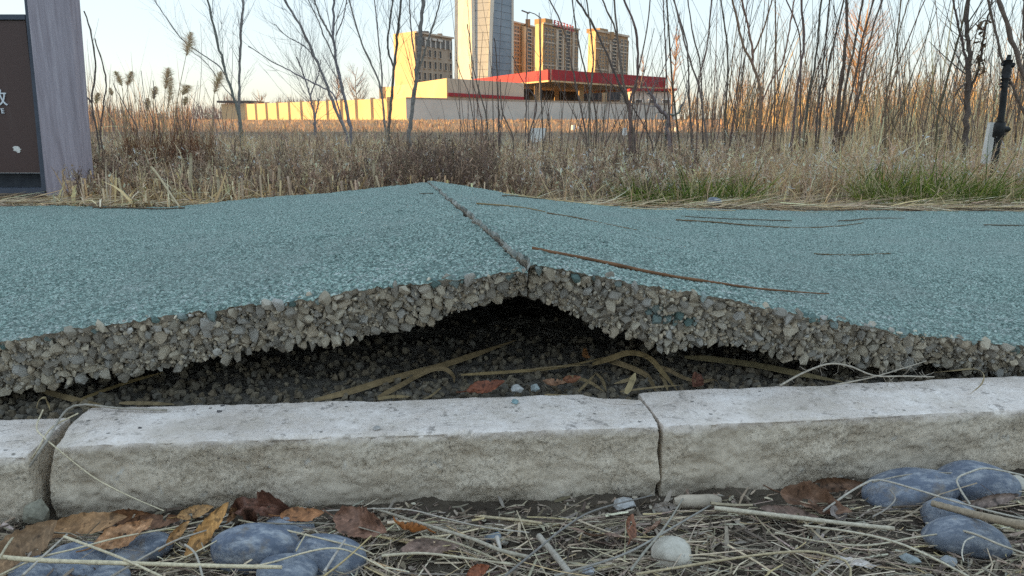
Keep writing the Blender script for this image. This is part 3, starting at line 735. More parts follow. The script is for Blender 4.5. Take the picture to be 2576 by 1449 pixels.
apartment('apartment tower rightmost of the three', 1500, 1580, 79, 96, 395, [(1527, 1531, 0.9, 0.97), (1550, 1554, 0.7, 0.9), (1575, 1580, 0.6, 0.96)], [(1503, 1525, 0.5, 0.55, 'w'), (1532, 1548, 0.7, 0.72, 'b'), (1555, 1573, 0.6, 0.7, 'w')], (1505, 1525, 73), None, 16)
# roof sign: red characters on a frame, too small in the photograph to read
t2, a, d_, n_, H, along, Rm = T2
sg = thing('roof_sign', 'row of red characters on the roof of the apartment tower', 'sign')
s0, s1 = along(1388), along(1440); zb = aty(1388, 63, 475).z; zt = aty(1388, 46, 475).z
r = np.random.default_rng(3); nchar = 7; cw = (s1 - s0) / nchar
g = Geo(); g.box(up(a + d_ * (s0 + s1) / 2 + n_ * 0.2, zb - 0.4), (s1 - s0, 0.4, 0.4), Rm)
for k in range(nchar + 1): g.box(up(a + d_ * (s0 + cw * k) + n_ * 0.1, (zb + H) / 2), (0.2, 0.2, abs(zb - H) + 1.2), Rm)
obj('frame', g.mesh('frame', M['dark_metal']), sg)
for k in range(nchar):
    g = Geo(); c_ = a + d_ * (s0 + cw * (k + 0.5)) + n_ * 0.5; hh = zt - zb; drop = -0.28 * k
    for q in range(3): g.box(up(c_, zb + hh * (0.12 + 0.36 * q + r.uniform(-0.05, 0.05)) + drop), (cw * r.uniform(0.5, 0.85), 0.3, 0.55), Rm)
    for q in range(2): g.box(up(c_ + d_ * cw * r.uniform(-0.3, 0.3), zb + hh * r.uniform(0.4, 0.6) + drop), (0.5, 0.34, hh * r.uniform(0.6, 0.95)), Rm)
    obj('character', g.mesh('character', M['pale_red']), sg)

# petrol station canopy
t_ = thing('station_canopy', 'wide red edged petrol station roof in front of the towers', 'canopy')
cc, cl, cr = aty(1383, 175, 100), aty(1195, 199, 128), aty(1674, 195, 101)
th = 1.32
g = Geo()
bk2 = cl + (cr - cc)
def slope_box(g, a, b, c, d, th, mi=0): g.hexa([v - Vector((0, 0, th)) for v in (a, b, c, d)], [a, b, c, d], mi=mi)
dn = Vector((0, 0, 0.06)); inn = lambda p: p + ((cc + bk2) / 2 - p) * 0.012 - dn
slope_box(g, inn(cc), inn(cr), inn(bk2), inn(cl), th * 0.9)
obj('roof_deck', g.mesh('roof_deck', M['beige_wall']), t_)
def fascia(p, q, name):
    g = Geo(); d_, n_, L_, _ = front_axes(p, q); n2 = n_ * 0.25
    g.hexa([p + n2 - Vector((0, 0, th)), q + n2 - Vector((0, 0, th)), q - n2 * 0.2 - Vector((0, 0, th)), p - n2 * 0.2 - Vector((0, 0, th))], [p + n2, q + n2, q - n2 * 0.2, p - n2 * 0.2])
    obj(name, g.mesh(name, M['red_metal']), t_)
    g = Geo(); z = Vector((0, 0, th))
    g.hexa([p + n2 * 0.8 - z * 1.16, q + n2 * 0.8 - z * 1.16, q - z * 1.16, p - z * 1.16], [p + n2 * 0.8 - z, q + n2 * 0.8 - z, q - z, p - z])
    obj('trim_strip', g.mesh('trim_strip', M['sunlit_cream_wall']), t_)
fascia(cl, cc, 'fascia'); fascia(cc + Vector((0.26, -0.02, 0)), cr, 'fascia'); fascia(cr, bk2, 'fascia')
for px, Y in ((1350, 108), (1462, 106), (1580, 106), (1640, 106), (1400, 122), (1520, 122)):
    p = aty(px, 260, Y); g = Geo(); g.box((p.x, p.y, 2.3), (0.7, 0.7, 5.4)); obj('column', g.mesh('column', M['sunlit_cream_wall']), t_)
# shop under the canopy
t_ = thing('station_shop', 'shop with dark windows under the red canopy', 'building')
p, q = aty(1316, 260, 126), aty(1560, 262, 124)
g = Geo(); wall_slab(g, p, q, GZ, 6.0, 6); obj('wall', g.mesh('wall', M['concrete_wall']), t_)
panes(t_, 'window', p, q, 3.2, 5.6, 9, 1, 0.86, 0.9, M['window_dark'], M['window_grey'])
panes(t_, 'window', p, q, 0.2, 3.0, 7, 1, 0.5, 0.9, M['window_grey'], M['sunlit_cream_wall'])
# low service building: sunlit side, beige front with a red stripe
t_ = thing('service_building', 'low building with sunlit side and red striped beige front', 'building')
c0, lf, rt = aty(1127, 197, 95), aty(965, 221, 118), aty(1318, 209, 96)
g = Geo(); bk = rt + (lf - c0)
g.hexa([up(c0, GZ), up(rt, GZ), up(bk, GZ), up(lf, GZ)], [c0, rt, Vector((bk.x, bk.y, lf.z)), lf]); obj('wall', g.mesh('wall', M['beige_wall']), t_)
g = Geo(); d_, n_, L_, a_ = front_axes(lf, c0); g.hexa([up(lf + n_ * 0.2, GZ), up(c0 + n_ * 0.2, GZ), up(c0, GZ), up(lf, GZ)], [lf + n_ * 0.2, c0 + n_ * 0.2, c0, lf]); obj('side_wall', g.mesh('side_wall', M['sunlit_cream_wall']), t_)  # sunny side coloured golden, apart from the beige front
g = Geo(); d_, n_, L_, a_ = front_axes(c0, rt); za, zb = aty(1127, 233, 95).z, aty(1318, 244, 96).z
g.hexa([up(c0 + n_ * 0.3, za - 0.42), up(rt + n_ * 0.3, zb - 0.36), up(rt + n_ * 0.01, zb - 0.36), up(c0 + n_ * 0.01, za - 0.42)], [up(c0 + n_ * 0.3, za), up(rt + n_ * 0.3, zb), up(rt + n_ * 0.01, zb), up(c0 + n_ * 0.01, za)]); obj('red_stripe', g.mesh('red_stripe', M['red_metal']), t_)
g = Geo(); p = aty(985, 218, 116); g.box((p.x, p.y + 2, p.z / 2), (4.0, 3, p.z)); obj('annex', g.mesh('annex', M['sunlit_cream_wall']), t_)
# compound wall
t_ = thing('compound_wall', 'long white boundary wall, sunlit on its left stretch, shaded towards the petrol station', 'wall')
cc, cl, cr = aty(1021, 246, 75), aty(618, 262, 101), aty(1700, 262, 78)
g = Geo(); d_, n_, L_, a_ = front_axes(cl, cc)
seg = 12
for k in range(seg):
    p, q = cl.lerp(cc, k / seg), cl.lerp(cc, (k + 1) / seg); z_ = up(p, 0) - p
    gg = Geo(); gg.hexa([up(p, GZ), up(q, GZ), up(q - n_ * 0.3, GZ), up(p - n_ * 0.3, GZ)], [p, q, q - n_ * 0.3, p - n_ * 0.3]); obj('panel', gg.mesh('panel', M['sunlit_cream_wall']), t_)  # left stretch painted as sunlit; the rest of this wall is white
    gg = Geo(); gg.box(up(p - n_ * 0.1, p.z / 2 + 0.05), (0.4, 0.5, p.z + 0.2)); obj('post', gg.mesh('post', M['sunlit_cream_wall']), t_)
d_, n_, L_, a_ = front_axes(cc, cr)
for k in range(9):
    p, q = cc.lerp(cr, k / 9), cc.lerp(cr, (k + 1) / 9)
    gg = Geo(); gg.hexa([up(p, GZ), up(q, GZ), up(q - n_ * 0.3, GZ), up(p - n_ * 0.3, GZ)], [p, q, q - n_ * 0.3, p - n_ * 0.3]); obj('panel', gg.mesh('panel', M['white_wall']), t_)
    gg = Geo(); gg.hexa([up(p + n_ * 0.06, p.z - 0.06), up(q + n_ * 0.06, q.z - 0.06), up(q - n_ * 0.36, q.z - 0.06), up(p - n_ * 0.36, p.z - 0.06)], [up(p + n_ * 0.06, p.z + 0.06), up(q + n_ * 0.06, q.z + 0.06), up(q - n_ * 0.36, q.z + 0.06), up(p - n_ * 0.36, p.z + 0.06)]); obj('coping', gg.mesh('coping', M['concrete_wall']), t_)
# white kiosk right of the wall
t_ = thing('white_kiosk', 'white kiosk right of the petrol station beside the grey forked tree', 'building')
p, q = aty(1590, 228, 86), aty(1694, 232, 86); g = Geo(); wall_slab(g, p, q, GZ, p.z, 4, zq=q.z); obj('wall', g.mesh('wall', M['white_wall']), t_)
panes(t_, 'window', p, q, 0.9, 2.4, 3, 1, 0.5, 0.9, M['window_grey'], M['white_paint'])
g = Geo(); g.box(up((p + q) / 2 + Vector((0, 1.8, 0)), p.z + 0.1), (q.x - p.x + 0.6, 4.6, 0.25)); obj('roof', g.mesh('roof', M['red_metal']), t_)
# small far house on the left
t_ = thing('far_shed', 'small tan shed with a flat dark roof at the far end of the sunlit wall', 'shed')
p, q = aty(556, 264, 112), aty(628, 258, 112); g = Geo(); wall_slab(g, p, q, GZ, aty(600, 262, 112).z, 5); obj('wall', g.mesh('wall', M['tan_wall']), t_)
g = Geo(); zz = aty(600, 256, 112).z; g.box(up((p + q) / 2 + Vector((0, 2.5, 0)), zz), (q.x - p.x + 0.8, 6, 0.3)); obj('roof', g.mesh('roof', M['window_grey']), t_)
for (x0, x1, y0, y1, Y, nm, own, mt) in [(1062, 1078, 78, 90, 246, 'roof_unit', 'office_block', 'window_grey'), (1100, 1112, 84, 94, 252, 'roof_unit', 'office_block', 'concrete_wall'), (1420, 1432, 66, 74, 500, 'roof_unit', 'apartment_tower.001', 'brown_wall'), (1530, 1545, 80, 88, 405, 'roof_unit', 'apartment_tower.002', 'brown_wall'), (1322, 1334, 48, 58, 515, 'roof_unit', 'apartment_tower', 'brown_wall')]:
    a, b = aty(x0, y0, Y), aty(x1, y1, Y); g = Geo(); g.box(((a.x + b.x) / 2, Y + 1, (a.z + b.z) / 2 - 1), (b.x - a.x, 2, a.z - b.z + 2)); ow = bpy.data.objects[own]; obj(nm, g.mesh(nm, M[mt]), ow)
# street lamp behind the wall
t_ = thing('street_lamp', 'thin street lamp with one arm in front of the apartment towers', 'street lamp')
b_ = aty(1358, 300, 84); tz = aty(1358, 45, 84).z
g = Geo(); tubes(g, [up(b_, GZ), up(b_, tz * 0.5), up(b_, tz)], [0.12, 0.1, 0.07], 8); obj('pole', g.mesh('pole', M['window_grey']), t_)
e_ = aty(1330, 30, 84); g = Geo(); tubes(g, [up(b_, tz), (up(b_, tz) + e_) / 2 + Vector((0, 0, 0.1)), e_], [0.06, 0.05, 0.05], 6); obj('arm', g.mesh('arm', M['window_grey']), t_)
g = Geo(); g.box(e_ + Vector((-0.35, 0, 0)), (0.9, 0.25, 0.12), Matrix.Rotation(R(20), 3, 'Y')); obj('lamp_head', g.mesh('lamp_head', M['window_grey']), t_)
# white posts in the field
for i, (x0, x1, yt, yb, Y, lb) in enumerate([(1437, 1446, 315, 338, 16, 'white post left of the grey forked tree, near the shaded wall'), (1450, 1456, 318, 336, 18, 'thin white post just right of another white post'), (1566, 1577, 322, 362, 12, 'taller white post before the white kiosk'), (1594, 1602, 336, 352, 13, 'short stubby white post before the white kiosk'), (1621, 1627, 322, 342, 17, 'slim white post beside the forked grey trunk'), (1656, 1662, 323, 340, 18, 'slim white post right of the forked grey trunk'), (1697, 1703, 320, 346, 15, 'lone white post among the brown stems')]):
    p = aty((x0 + x1) / 2, yt, Y); w_ = (x1 - x0) / FPX * Y; g = Geo(); rr = w_ / 2
    tubes(g, [[p.x, Y, -0.1], [p.x, Y, p.z - 0.02], [p.x + 0.004, Y, p.z - 0.004], [p.x + 0.004, Y, p.z]], [rr * 1.05, rr, rr * 0.94, rr * 0.6], 10)
    obj('marker_post', g.mesh('marker_post', M['white_paint'], True), label=lb, cat='post', group='white posts in the field')
t_ = thing('marker_board', 'white painted board on two legs in the dry weeds', 'marker')
p, q = aty(1334, 322, 8.5), aty(1373, 322, 8.5); zt = p.z; wl = 0.045
g = Geo(); g.box(((p.x + q.x) / 2, 8.5, zt - 0.10), (q.x - p.x, 0.05, 0.20)); obj('board', g.mesh('board', M['white_paint']), t_)
for px in (p.x + wl / 2, q.x - wl / 2):
    g = Geo(); g.box((px, 8.5, (zt - 0.2 - 0.05) / 2), (wl * 1.3, 0.06, zt - 0.2 + 0.05)); obj('leg', g.mesh('leg', M['white_paint']), t_)

# ------------------------------------------------------------------ sign board on the left
t = NT('weathered_plank'); v = t.coord((22, 22, 1.2))
c = t.ramp(t.noise(v, 3.2, 8, 0.7), [(0.3, (0.25, 0.21, 0.235)), (0.55, (0.38, 0.33, 0.37)), (0.75, (0.50, 0.445, 0.48))])
t.done(c, t.bump(t.noise(v, 9, 6), 0.4, 0.002), 0.85)
t = NT('brown_panel'); v = t.coord((30, 30, 1.0))
c = t.mix(t.ramp(t.noise(v, 2.0, 6, 0.6), [(0.62, (0, 0, 0)), (0.85, (0.35, 0.35, 0.35))]), (0.085, 0.05, 0.045), (0.22, 0.17, 0.16))
t.done(c, None, 0.45, spec=0.4)
two_tone('steel_frame', (0.075, 0.085, 0.11), (0.10, 0.11, 0.14), 20, 0.5, 0.1)
two_tone('lettering', (0.72, 0.74, 0.78), (0.78, 0.8, 0.84), 20, 0.6, 0.0)
YS = 2.52
sb = thing('sign_board', 'brown notice board in a dark steel frame between plank posts', 'sign board')
def quad_prism(pix, Y, depth, mat, name, parent, ext=None):
    a = [aty(x, y, Y) for x, y in pix]; g = Geo(); dv = Vector((0, depth, 0))
    # pix: top left, top right, bottom right, bottom left
    if ext: a[0] = a[3] + (a[0] - a[3]) * ext; a[1] = a[2] + (a[1] - a[2]) * ext
    g.hexa([a[3], a[2], a[2] + dv, a[3] + dv], [a[0], a[1], a[1] + dv, a[0] + dv])
    return obj(name, g.mesh(name, M[mat]), parent)
quad_prism([(68, 0), (174, 0), (214, 492), (118, 492)], YS - 0.03, 0.06, 'weathered_plank', 'post', sb, 1.7)
quad_prism([(58, -30), (72, -30), (120, 480), (105, 480)], YS + 0.0, 0.05, 'steel_frame', 'frame_upright', sb, 1.7)
quad_prism([(-420, 36), (62, 36), (63, 49), (-420, 49)], YS + 0.005, 0.05, 'steel_frame', 'frame_rail', sb)
quad_prism([(-420, 474), (113, 474), (114, 486), (-420, 486)], YS + 0.005, 0.05, 'steel_frame', 'frame_rail', sb)
pn = quad_prism([(-400, 52), (63, 52), (105, 434), (-400, 434)], YS + 0.012, 0.03, 'brown_panel', 'panel', sb)
quad_prism([(-400, 436), (108, 436), (112, 472), (-400, 472)], YS + 0.05, 0.03, 'dark_metal', 'kick_plate', sb)
def text_mesh(txt, size, mat, px, py, Y, name, parent, bold=0.0):
    cu = bpy.data.curves.new(name, 'FONT'); cu.body = txt; cu.size = size; cu.extrude = 0.0015; cu.align_x = 'RIGHT'; cu.offset = bold
    o = bpy.data.objects.new(name, cu); COL.objects.link(o); bpy.context.view_layer.update()
    me = bpy.data.meshes.new_from_object(o.evaluated_get(bpy.context.evaluated_depsgraph_get())); bpy.data.objects.remove(o)
    me.materials.clear(); me.materials.append(M[mat]); p = aty(px, py, Y)
    o = obj(name, me, parent); o.location = p; o.rotation_euler = (math.pi / 2, 0, 0); return o
text_mesh('放', 0.056, 'lettering', 21, 262, YS + 0.009, 'lettering', sb, 0.0001)
text_mesh('TE', 0.0225, 'lettering', 12, 285, YS + 0.009, 'lettering', sb, 0.0002)
g = Geo(); pts = []
cpt = aty(42, 376, YS + 0.010); r = np.random.default_rng(9)
for k in range(17):
    a_ = k / 17 * 6.283; rr = 0.0095 * r.uniform(0.65, 1.3); pts.append([cpt.x + math.cos(a_) * rr * 1.35, cpt.y, cpt.z + math.sin(a_) * rr])
vb = [[p[0], p[1] + 0.004, p[2]] for p in pts]
n_ = len(pts); g.add(pts + vb + [[cpt.x, cpt.y - 0.001, cpt.z]], tris=[[k, (k + 1) % n_, 2 * n_] for k in range(n_)], quads=[[k, (k + 1) % n_, n_ + (k + 1) % n_, n_ + k] for k in range(n_)])
obj('paint_chip', g.mesh('paint_chip', M['white_paint']), sb)

# sprinkler riser and white stake on the right
t_ = thing('sprinkler_riser', 'leaning black sprinkler pipe standing in the dry grass', 'sprinkler')
YP = 2.75
ax = [aty(2503, 400, YP), aty(2513, 330, YP), aty(2521, 275, YP), aty(2531, 185, YP), aty(2535, 160, YP)]
ax[0].z = -0.03
two_tone('black_plastic', (0.012, 0.013, 0.014), (0.03, 0.03, 0.032), 40, 0.5, 0.2)
g = Geo(); tubes(g, resample(ax[:4], 14)[None], np.linspace(0.0125, 0.0105, 14)[None], 12); obj('pipe', g.mesh('pipe', M['black_plastic'], True), t_)
def along_pipe(f): 
    P = resample(ax, 60); i = int(f * 59); return Vector(P[i])
g = Geo()
c_ = along_pipe(0.52); d_ = (along_pipe(0.6) - along_pipe(0.4)).normalized()
tubes(g, [c_ - d_ * 0.03, c_ - d_ * 0.026, c_ + d_ * 0.02, c_ + d_ * 0.028], [0.014, 0.019, 0.019, 0.013], 12)
tubes(g, [c_, c_ + Vector((0.03, -0.004, 0.0)), c_ + Vector((0.036, -0.004, 0))], [0.011, 0.011, 0.006], 8); obj('valve', g.mesh('valve', M['black_plastic'], True), t_)
g = Geo(); c_ = ax[4]
tubes(g, [c_ - d_ * 0.05, c_ - d_ * 0.03, c_ - d_ * 0.01, c_ + d_ * 0.012], [0.0125, 0.017, 0.013, 0.016], 10)
tubes(g, [c_ + Vector((-0.02, 0, 0.0)), c_ + Vector((0.022, 0, -0.006))], [0.008, 0.010], 7); tubes(g, [c_ + Vector((0.0, 0, 0.012)), c_ + Vector((0.002, 0, 0.03))], [0.009, 0.006], 7)
for k in range(6): tubes(g, [c_ - d_ * (0.02 + 0.012 * k) + Vector((-0.016, 0, 0)), c_ - d_ * (0.022 + 0.012 * k) + Vector((0.018, 0, 0.002))], [0.004, 0.003], 5)
obj('sprinkler_head', g.mesh('sprinkler_head', M['black_plastic'], True), t_)
a = [aty(2493, 308, YP + .05), aty(2508, 308, YP + .05), aty(2491, 412, YP + .05), aty(2474, 412, YP + .05)]
g = Geo(); dv = Vector((0, 0.02, 0)); g.hexa([a[3], a[2], a[2] + dv, a[3] + dv], [a[0], a[1], a[1] + dv, a[0] + dv])
obj('marker_stake', g.mesh('marker_stake', M['white_paint']), label='flat white stake leaning behind the black sprinkler pipe', cat='stake')
g = Geo(); p = aty(2517, 212, 4.2); r = np.random.default_rng(4)
V = stone_mesh('tag', (0.6, 0.12, 0.08), 3, 12, 0.3); g.add(V[1] * np.array([0.022, 0.008, 0.02]) + np.array(p), tris=V[2], col=(0.6, 0.12, 0.08))
obj('red_tag', g.mesh('red_tag', M['far']), label='small red tag caught in the twigs left of the sprinkler head', cat='tag')
# ------------------------------------------------------------------ dry weeds and grass beyond the path
TAN = [(0.50, 0.375, 0.225), (0.60, 0.465, 0.29), (0.42, 0.305, 0.19), (0.66, 0.54, 0.36)]
GREYB = [(0.37, 0.285, 0.215), (0.48, 0.385, 0.295), (0.28, 0.21, 0.16), (0.56, 0.455, 0.345)]
DARKW = [(0.15, 0.11, 0.09), (0.20, 0.145, 0.115), (0.105, 0.08, 0.07), (0.26, 0.19, 0.14)]
RUST = [(0.20, 0.10, 0.055), (0.26, 0.14, 0.075), (0.15, 0.08, 0.05)]
PALE = [(0.72, 0.58, 0.40), (0.78, 0.66, 0.49), (0.62, 0.49, 0.32)]
GREEN = [(0.11, 0.165, 0.025), (0.17, 0.225, 0.04), (0.07, 0.12, 0.025), (0.27, 0.29, 0.06)]
def gz(x, y): return soil_z(np.asarray(x, float), np.asarray(y, float))
def unit_up(n, lean):
    a = RNG.uniform(0, 2 * math.pi, n); s_ = np.abs(RNG.normal(0, lean, n))
    return np.stack([np.cos(a) * s_, np.sin(a) * s_, np.ones(n)], 1)
def fan(px0, px1, Y0, Y1, n):
    """random ground points between two picture columns (a wedge of the field seen from the path)"""
    Y = np.sqrt(RNG.uniform(Y0 ** 2, Y1 ** 2, n)); px = RNG.uniform(px0, px1, n)
    return (px - 1288) / FPX * 1.02 * Y, Y
def grass(g, x, y, h, w, lean, palette, bend=0.35, hj=0.3, K=3):
    n = len(x); base = np.stack([x, y, gz(x, y) - 0.004], 1); d = unit_up(n, lean)
    L = np.broadcast_to(h, n) * np.exp(RNG.normal(0, hj, n)); a = RNG.uniform(0, 2 * math.pi, n); b = np.abs(RNG.normal(0, bend, n))
    bend_v = np.stack([np.cos(a) * b, np.sin(a) * b, -b * 0.8], 1)
    blades(g, base, d, L, w * np.exp(RNG.normal(0, 0.3, n)), bend_v, pal(n, palette), K)
def weeds(g, x, y, h, palette, nt=9, w=0.0022, leaf=1.0):
    """dead twiggy weeds: a stem, side twigs, a few curled leaf scraps"""
    n = len(x); base = np.stack([x, y, gz(x, y) - 0.005], 1); d = unit_up(n, 0.25); h = np.broadcast_to(h, n) * np.exp(RNG.normal(0, 0.25, n))
    bend_v = np.stack([RNG.normal(0, 0.12, n), RNG.normal(0, 0.12, n), np.zeros(n)], 1)
    c = pal(n, palette); blades(g, base, d, h, w * 1.5, bend_v, c, 2, tip=0.4)
    dn = d / np.linalg.norm(d, axis=1, keepdims=True)
    for k in range(nt):
        t_ = RNG.uniform(0.2, 1.0, n)[:, None]
        p = base + dn * h[:, None] * t_ + bend_v * h[:, None] * t_ ** 2
        dd = unit_up(n, 0.9); L = h * RNG.uniform(0.12, 0.4, n)
        blades(g, p, dd, L, w, np.stack([RNG.normal(0, 0.3, n), RNG.normal(0, 0.3, n), RNG.normal(0, 0.2, n)], 1), c * RNG.uniform(0.75, 1.4, (n, 1)), 2, tip=0.3)
        if RNG.random() < leaf:
            q = p + dd / np.linalg.norm(dd, axis=1, keepdims=True) * L[:, None] * 0.8
            blades(g, q, RNG.normal(0, 1, (n, 3)), RNG.uniform(0.006, 0.016, n), RNG.uniform(0.003, 0.008, n), RNG.normal(0, 0.5, (n, 3)), np.clip(c * RNG.uniform(0.9, 2.0, (n, 1)), 0, 0.7), 2, tip=0.2, wide=0.5)
def edge_y(x): return FA + FB * x

for L_ in (TAN, GREYB, DARKW): L_[:] = [tuple(np.array(c_) * np.array([1.4, 1.32, 1.18])) for c_ in L_]
# matted straw and dirt right along the far edge of the path
g = Geo()
n = 3600; x = RNG.uniform(-1.9, 1.9, n); y = edge_y(x) + 0.0 + np.abs(RNG.normal(0, 0.10, n)); z = gz(x, y) + RNG.uniform(0.002, 0.018, n)
a = RNG.normal(0, 0.5, n); d = np.stack([np.cos(a), np.sin(a), RNG.normal(0, 0.12, n)], 1)
blades(g, np.stack([x, y, z], 1), d, RNG.uniform(0.02, 0.20, n), RNG.uniform(0.0012, 0.005, n), np.stack([RNG.normal(0, .15, n), RNG.normal(0, .15, n), RNG.normal(0, .05, n)], 1), pal(n, TAN + GREYB + PALE), 3)
obj('straw_mat', g.mesh('straw_mat', M['straw']), kind='stuff', label='matted straw along the far edge of the path')
# left: dark dead weeds with pale stubble
g = Geo()
x, y = fan(190, 1330, 2.25, 3.4, 1500); weeds(g, x, y, 0.075, DARKW + GREYB[:1], 9, 0.0024)
x, y = fan(190, 1250, 2.6, 4.2, 1200); weeds(g, x, y, 0.115, DARKW + GREYB, 9, 0.003)
x, y = fan(1000, 1240, 2.3, 3.3, 420); weeds(g, x, y, 0.115, DARKW[:3], 12, 0.0024)
x, y = fan(1250, 1700, 2.35, 3.2, 700); weeds(g, x, y, 0.075, DARKW + GREYB, 9, 0.0022)
x, y = fan(1480, 1900, 2.9, 4.0, 500); weeds(g, x, y, 0.085, DARKW + GREYB, 9, 0.003)
obj('dead_weeds', g.mesh('dead_weeds', M['veg']), kind='stuff', label='dark dead weeds behind the left path slab')
g = Geo()
x, y = fan(200, 1300, 2.2, 2.9, 520); n = len(x)                      # cut reed stubble
base = np.stack([x, y, gz(x, y) - 0.005], 1); L = RNG.uniform(0.035, 0.10, n); dd = unit_up(n, 0.16); dd /= np.linalg.norm(dd, axis=1, keepdims=True)
P = base[:, None] + dd[:, None] * L[:, None, None] * np.linspace(0, 1, 3)[None, :, None]
tubes(g, P, np.repeat(RNG.uniform(0.0016, 0.0036, n)[:, None], 3, 1), 5, pal(n, TAN + PALE[:1] + GREYB))
x, y = fan(165, 640, 2.17, 2.55, 620); grass(g, x, y, 0.085, 0.0052, 0.6, PALE + TAN, 0.9, 0.4, 4)     # broken pale blades by the post
x, y = fan(190, 1300, 2.4, 4.0, 1500); grass(g, x, y, 0.11, 0.0042, 0.4, TAN + PALE, 0.6, 0.35, 3)
x, y = fan(620, 1330, 2.18, 2.8, 620); grass(g, x, y, 0.065, 0.0036, 0.7, TAN + GREYB, 0.8, 0.35, 4)
x, y = fan(180, 700, 2.2, 2.7, 110); grass(g, x, y, 0.095, 0.010, 0.5, PALE + TAN, 1.1, 0.3, 5)
x, y = fan(600, 1300, 2.25, 2.8, 60); grass(g, x, y, 0.075, 0.009, 0.5, PALE + TAN, 1.1, 0.3, 5)
obj('reed_stubble', g.mesh('reed_stubble', M['straw']), kind='stuff', label='pale broken reed stubble behind the path')
# rusty dead bush on the left
g = Geo(); n = 260
x, y = fan(330, 560, 3.0, 3.5, n); weeds(g, x, y, 0.15, RUST, 10, 0.0025, 0.3)
obj('rusty_bush', g.mesh('rusty_bush', M['veg']), label='rust brown dead bush among the weeds right of the sign post', cat='dead bush')
# tan grass over the middle and right of the verge
g = Geo()
x, y = fan(1250, 2700, 2.16, 3.0, 4200); grass(g, x, y, 0.06, 0.0030, 0.75, TAN + GREYB, 0.8, 0.4)
x, y = fan(1250, 2000, 2.7, 4.2, 2200); grass(g, x, y, 0.075, 0.0036, 0.5, TAN + GREYB, 0.6, 0.35)
x, y = fan(1900, 2700, 2.5, 3.6, 2600); grass(g, x, y, 0.13, 0.0042, 0.55, TAN + PALE, 0.9, 0.35, 4)
x, y = fan(1250, 2000, 2.5, 3.6, 1200); grass(g, x, y, 0.075, 0.0038, 0.6, TAN + PALE, 0.9, 0.35, 4)
x, y = fan(1850, 2700, 2.7, 4.2, 2900); grass(g, x, y, 0.12, 0.0038, 0.45, TAN + GREYB + PALE[2:], 0.6, 0.35)
x, y = fan(900, 2000, 3.8, 7.5, 4200); grass(g, x, y, 0.085, 0.005, 0.4, TAN + GREYB, 0.5, 0.35)
x, y = fan(1900, 2700, 3.8, 7.5, 3200); grass(g, x, y, 0.17, 0.0055, 0.35, TAN + GREYB, 0.5, 0.35)
x, y = fan(1950, 2750, 3.2, 6.5, 2600); grass(g, x, y, 0.24, 0.0052, 0.4, TAN + PALE[2:], 0.6, 0.35)
x, y = fan(1750, 2750, 2.4, 3.6, 1500); weeds(g, x, y, 0.10, GREYB + TAN[2:3], 7, 0.0022)
x, y = fan(-100, 1000, 4.0, 8.0, 4200); grass(g, x, y, 0.12, 0.006, 0.35, GREYB + TAN[:3], 0.5, 0.35)
x, y = fan(1250, 2000, 3.4, 6.0, 700); weeds(g, x, y, 0.09, GREYB, 7, 0.004)
obj('dry_grass', g.mesh('dry_grass', M['veg']), kind='stuff', label='dry tan grass on the verge and field')
# field further out, up to the wall
FIELD = [(0.46, 0.33, 0.21), (0.40, 0.27, 0.19), (0.36, 0.24, 0.19), (0.52, 0.39, 0.25)]
g = Geo()
x, y = fan(-150, 2750, 7.5, 20, 9000); grass(g, x, y, 0.10, 0.012, 0.3, FIELD, 0.4, 0.35, 2)
x, y = fan(-150, 2750, 18, 70, 11000); grass(g, x, y, 0.13, 0.045, 0.3, FIELD, 0.4, 0.4, 2)
x, y = fan(-150, 520, 9, 30, 2200); grass(g, x, y, 0.62, 0.012, 0.16, [(0.34, 0.23, 0.18), (0.42, 0.30, 0.20), (0.50, 0.36, 0.22)], 0.15, 0.4, 2)
x, y = fan(1800, 2800, 9, 40, 4800); grass(g, x, y, 0.75, 0.016, 0.18, [(0.46, 0.33, 0.17), (0.55, 0.41, 0.22), (0.36, 0.25, 0.15)], 0.25, 0.45, 2)
x, y = fan(2150, 2850, 5, 14, 2200); grass(g, x, y, 0.50, 0.007, 0.22, TAN, 0.35, 0.4, 3)
obj('field_grass', g.mesh('field_grass', M['veg']), kind='stuff', label='dry grass and reeds of the far field')
# green tufts
def tuft(pxs, Y0, Y1, n, h, label):
    g = Geo(); x, y = fan(pxs[0], pxs[1], Y0, Y1, n); k = len(x)
    cx, cy = x.mean(), y.mean(); base = np.stack([x, y, gz(x, y) - 0.004], 1)
    d = np.stack([(x - cx) * 2.6 + RNG.normal(0, 0.6, k), (y - cy) * 2.0 - 0.3 + RNG.normal(0, 0.5, k), np.ones(k)], 1)
    L = h * np.exp(RNG.normal(0, 0.3, k)); b = np.abs(RNG.normal(0.3, 0.3, k)); a = RNG.uniform(0, 6.28, k)
    blades(g, base, d, L, RNG.uniform(0.0022, 0.0042, k), np.stack([np.cos(a) * b, np.sin(a) * b, -b], 1), pal(k, GREEN + [(0.56, 0.46, 0.26)], [4, 4, 3, 3, 4]), 4)
    obj('grass_tuft', g.mesh('grass_tuft', M['veg']), label=label, cat='grass tuft', group='green grass tufts')
tuft((1570, 1890), 2.22, 2.5, 1050, 0.11, 'wide green grass tuft behind the lone grey pebble')
tuft((2140, 2460), 2.2, 2.5, 1200, 0.13, 'tallest darkest green grass tuft, in front of the sprinkler pipe side')
tuft((1285, 1345), 2.2, 2.3, 70, 0.07, 'tiny green grass tuft just right of the ridge end')
tuft((2460, 2620), 2.2, 2.45, 360, 0.09, 'green grass tuft half buried in straw at the photo edge')

